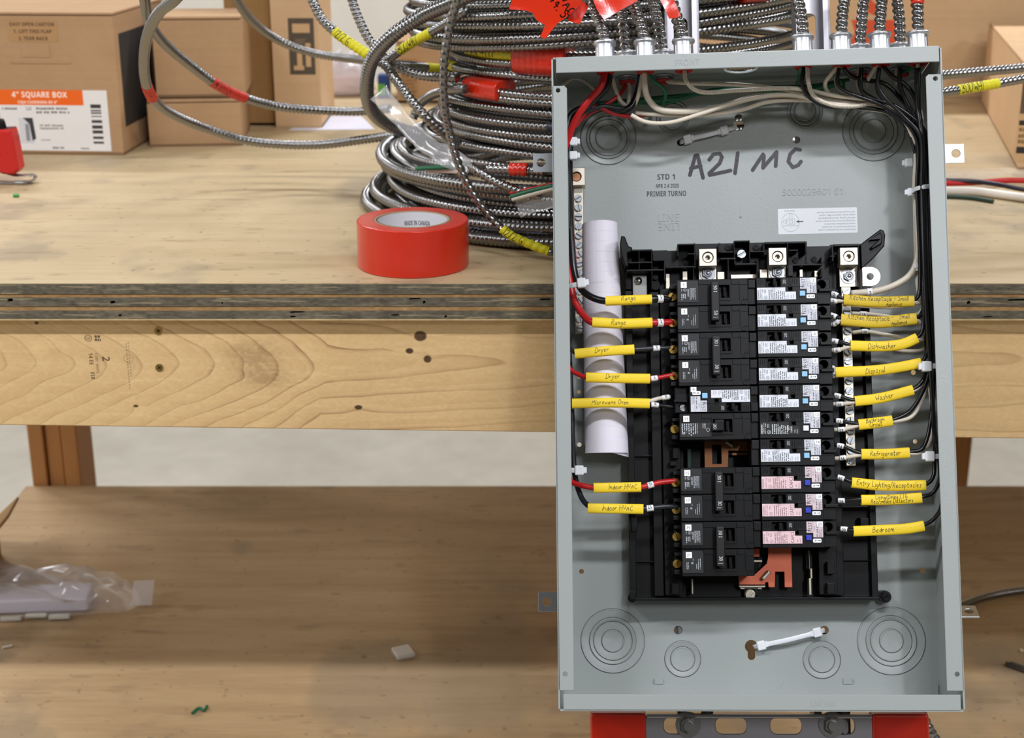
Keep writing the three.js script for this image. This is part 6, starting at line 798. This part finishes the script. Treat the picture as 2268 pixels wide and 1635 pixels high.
cable('cable with a yellow label crossing behind the thick conduit', Z2(A2, S2, [[60, -120, -0.3], [115, 10, -0.28], [165, 110, -0.27], [260, 200, -0.26], [420, 310, -0.25], [540, 385, -0.24], [600, 470, -0.22], [690, 590, -0.2], [780, 690, -0.19], [880, 780, -0.2], [960, 830, -0.22]]), 0.0058, 0.0056, { bands: [{ a: 0.265, z: 0.425, cell: TAPEY('12/2 G'), label: 'yellow label tape reading 12/2 G' }], depth: 0.28 });
cable('short cable dropping to the crossing behind the thick conduit', Z2(A2, S2, [[320, -100, -0.32], [345, 10, -0.31], [385, 120, -0.3], [440, 230, -0.29], [500, 300, -0.28], [560, 370, -0.27], [720, 435, -0.26], [960, 455, -0.22]]), 0.0056, 0.0056, { depth: 0.28 });
cable('cable with a yellow label slanting up behind the thick conduit', Z2(A2, S2, [[540, 360, -0.26], [590, 320, -0.25], [700, 245, -0.23], [830, 175, -0.21], [930, 115, -0.19], [1010, 60, -0.18]]), 0.0054, 0.0052, { bands: [{ a: 0.2, z: 0.58, cell: TAPEY('BLK/WHT'), label: 'yellow label tape reading BLK/WHT' }], depth: 0.28 });
cable('front cable hanging straight then curving along the bench to a yellow label', Z2(A2, S2, [[1000, -160, -0.06], [955, 0, -0.07], [918, 130, -0.08], [888, 290, -0.085], [875, 450, -0.09], [885, 640, -0.095], [915, 790, -0.1], [950, 920, -0.1], [1005, 1050, -0.1], [1090, 1190, -0.1], [1180, 1300, -0.1], [1260, 1370, -0.095], [1390, 1430, -0.09], [1520, 1480, -0.085]]), 0.0049, 0.0082, { bands: [{ a: 0.825, z: 0.985, cell: TAPEY('12/2 G'), label: 'yellow label tape reading 12/2 G' }], depth: 0.3, step: 9 });
cable('level cable with a yellow label behind the coil stack', Z2(A2, S2, [[560, 372, -0.3], [700, 385, -0.34], [820, 398, -0.4], [960, 410, -0.44], [1100, 420, -0.46]]), 0.0056, 0.0056, { bands: [{ a: 0.44, z: 0.62, cell: TAPEY(''), label: 'yellow tape' }] });
cable('cable rising in a small arch at the left of the coils', Z2(A2, S2, [[700, 690, -0.3], [730, 620, -0.3], [800, 560, -0.28], [900, 530, -0.24], [1000, 520, -0.2]]), 0.0056, 0.0056);
cable('cable end with a red tape band beside the panel tab', Z2(A2, S2, [[1040, 975, -0.12], [1090, 1010, -0.105], [1180, 1060, -0.095], [1300, 1110, -0.09], [1450, 1150, -0.085]]), 0.0054, 0.0052, { m: M.armour, depth: 0.28 });
cable('short dark cable held by red tape at the panel tab', Z2(A2, S2, [[1130, 985, -0.1], [1230, 990, -0.095], [1330, 990, -0.09], [1460, 1000, -0.085]]), 0.0054, 0.0052, { m: M.armour, depth: 0.28, bands: [{ a: 0.42, z: 0.72, m: M.redTape, grow: 1.35, label: 'red tape band' }] });
// loose insulated ends among the coils
function looseWire(label, pts, r, m) { return single('loose_wire', label, 'wire', tube(new Path(pts, 0.002), () => r, 9), m); }
looseWire('green loose wire end beside the panel tab', Z2(A2, S2, [[1268, 1150, -0.085], [1400, 1112, -0.08], [1520, 1085, -0.075]]), 0.0026, M.wireGreen);
looseWire('white loose wire end beside the panel tab', Z2(A2, S2, [[1276, 1164, -0.085], [1400, 1132, -0.08], [1520, 1100, -0.075]]), 0.0026, M.wireWhite);
looseWire('red loose wire end beside the panel tab', Z2(A2, S2, [[1264, 1128, -0.088], [1350, 1112, -0.086], [1520, 1075, -0.08]]), 0.0022, M.wireRed);
looseWire('green loose wire end on the thick conduit coil', Z2(A2, S2, [[722, 985, -0.15], [820, 980, -0.14], [940, 975, -0.13]]), 0.0026, M.wireGreen);
looseWire('white loose wire end on the thick conduit coil', Z2(A2, S2, [[790, 1000, -0.15], [880, 1000, -0.14], [960, 1005, -0.13]]), 0.0022, M.wireWhite);
function film(label, pts, w, m) { const p = new Path(pts, 0.004, FRONTW); return single('plastic_strip', label, 'plastic film', tube(p, (s, th, f) => [0.0012 + 0.001 * fbm(s * 80, 2, 3), w * (0.75 + 0.5 * fbm(s * 60, 5, 3))], 16), m); }
film('clear plastic strip hanging from the thick conduit into the coils', Z2(A2, S2, [[495, 540, -0.2], [580, 640, -0.19], [690, 760, -0.17], [800, 860, -0.15], [930, 930, -0.13], [1030, 985, -0.12]]), 0.011, M.film);
film('clear plastic strip below the loose wires beside the panel', Z2(A2, S2, [[1310, 1210, -0.088], [1400, 1185, -0.084], [1520, 1160, -0.08]]), 0.011, M.film);
// ---------------------------------------------------------------- right of the panel
cable('upper bright cable leaving behind the panel toward the right', [ZP(1985, 172, -0.2), ZP(2090, 166, -0.24), ZP(2180, 158, -0.26), ZP(2268, 150, -0.28), ZP(2360, 138, -0.3)], 0.0058, 0.0058, { depth: 0.28 });
cable('lower bright cable with a yellow label right of the panel', [ZP(1985, 214, -0.16), ZP(2090, 204, -0.18), ZP(2160, 193, -0.2), ZP(2268, 174, -0.22), ZP(2360, 152, -0.24)], 0.0055, 0.0058, { depth: 0.28, bands: [{ a: 0.352, z: 0.6, cell: TAPEY('BLK/WHT'), label: 'yellow label tape' }] });
const tw = (px, py, r, up = 0) => { const p = onY(px, py, TABLE + r); p.y += up; return p; };
looseWire('thick white wire lying on the bench right of the panel', [tw(1960, 424, 0.006), tw(2095, 423, 0.006), tw(2160, 424, 0.006), tw(2210, 430, 0.006), tw(2268, 438, 0.006), tw(2360, 448, 0.006)], 0.0056, mat(0xe6ddcf, 0.4));
looseWire('black wire lying beside the thick white wire right of the panel', [tw(1960, 408, 0.004, 0.006), tw(2095, 410, 0.004, 0.006), tw(2160, 412, 0.004, 0.006), tw(2210, 419, 0.004, 0.006), tw(2268, 427, 0.004, 0.004), tw(2360, 437, 0.004, 0.004)], 0.0032, mat(0x241d2b, 0.4));
looseWire('red wire lying behind the thick white wire right of the panel', [tw(1960, 411, 0.004, 0.003), tw(2095, 411, 0.004, 0.003), tw(2170, 409, 0.004, 0.003), tw(2230, 405, 0.004, 0.003), tw(2268, 405, 0.004, 0.003), tw(2360, 404, 0.004, 0.003)], 0.0038, M.wireRed);
looseWire('dark green wire under the thick white wire right of the panel', [tw(1960, 436, 0.003), tw(2095, 435, 0.003), tw(2150, 438, 0.003), tw(2200, 446, 0.003)], 0.0028, mat(0x27402e, 0.5));
{ const p = onY(2190, 398, TABLE), g = new THREE.PlaneGeometry(0.26, 0.05, 40, 10).rotateX(-Math.PI / 2), q = g.attributes.position; for (let i = 0; i < q.count; i++) q.setY(i, 0.003 + 0.012 * fbm(q.getX(i) * 30 + 4, q.getZ(i) * 40 + 2, 4)); g.computeVertexNormals(); const s = single('plastic_film', 'clear plastic film lying behind the loose wires at the right', 'plastic film', g, M.film); s.position.set(p.x + 0.04, TABLE, p.z); s.rotation.y = 0.06; }
const sv = (px, py, r) => onY(px, py, SHELF + r);
cable('armoured cable lying on the lower shelf right of the panel', [sv(2040, 1372, 0.006), sv(2130, 1341, 0.006), sv(2170, 1326, 0.006), sv(2220, 1314, 0.006), sv(2268, 1307, 0.006), sv(2380, 1298, 0.006)], 0.0058, 0.0052);
cable('armoured cable curling down by the red taped channel end', [WP(2035, 1570, -0.03), WP(2052, 1606, -0.03), WP(2072, 1640, -0.035), WP(2110, 1690, -0.04)], 0.0058, 0.0066, { depth: 0.22 });
{ const s = single('cable_offcut', 'short black and white cable end on the lower shelf right of the panel', 'cable', merge([tube(new Path([sv(2228, 1470, 0.004), sv(2250, 1478, 0.004), sv(2310, 1500, 0.004)], 0.003), () => 0.0034, 9), tube(new Path([sv(2238, 1469, 0.008), sv(2262, 1477, 0.008), sv(2310, 1494, 0.008)], 0.003), () => 0.0026, 9)]), mat(0x3a3632, 0.5)); }
renderer.render(scene, camera);
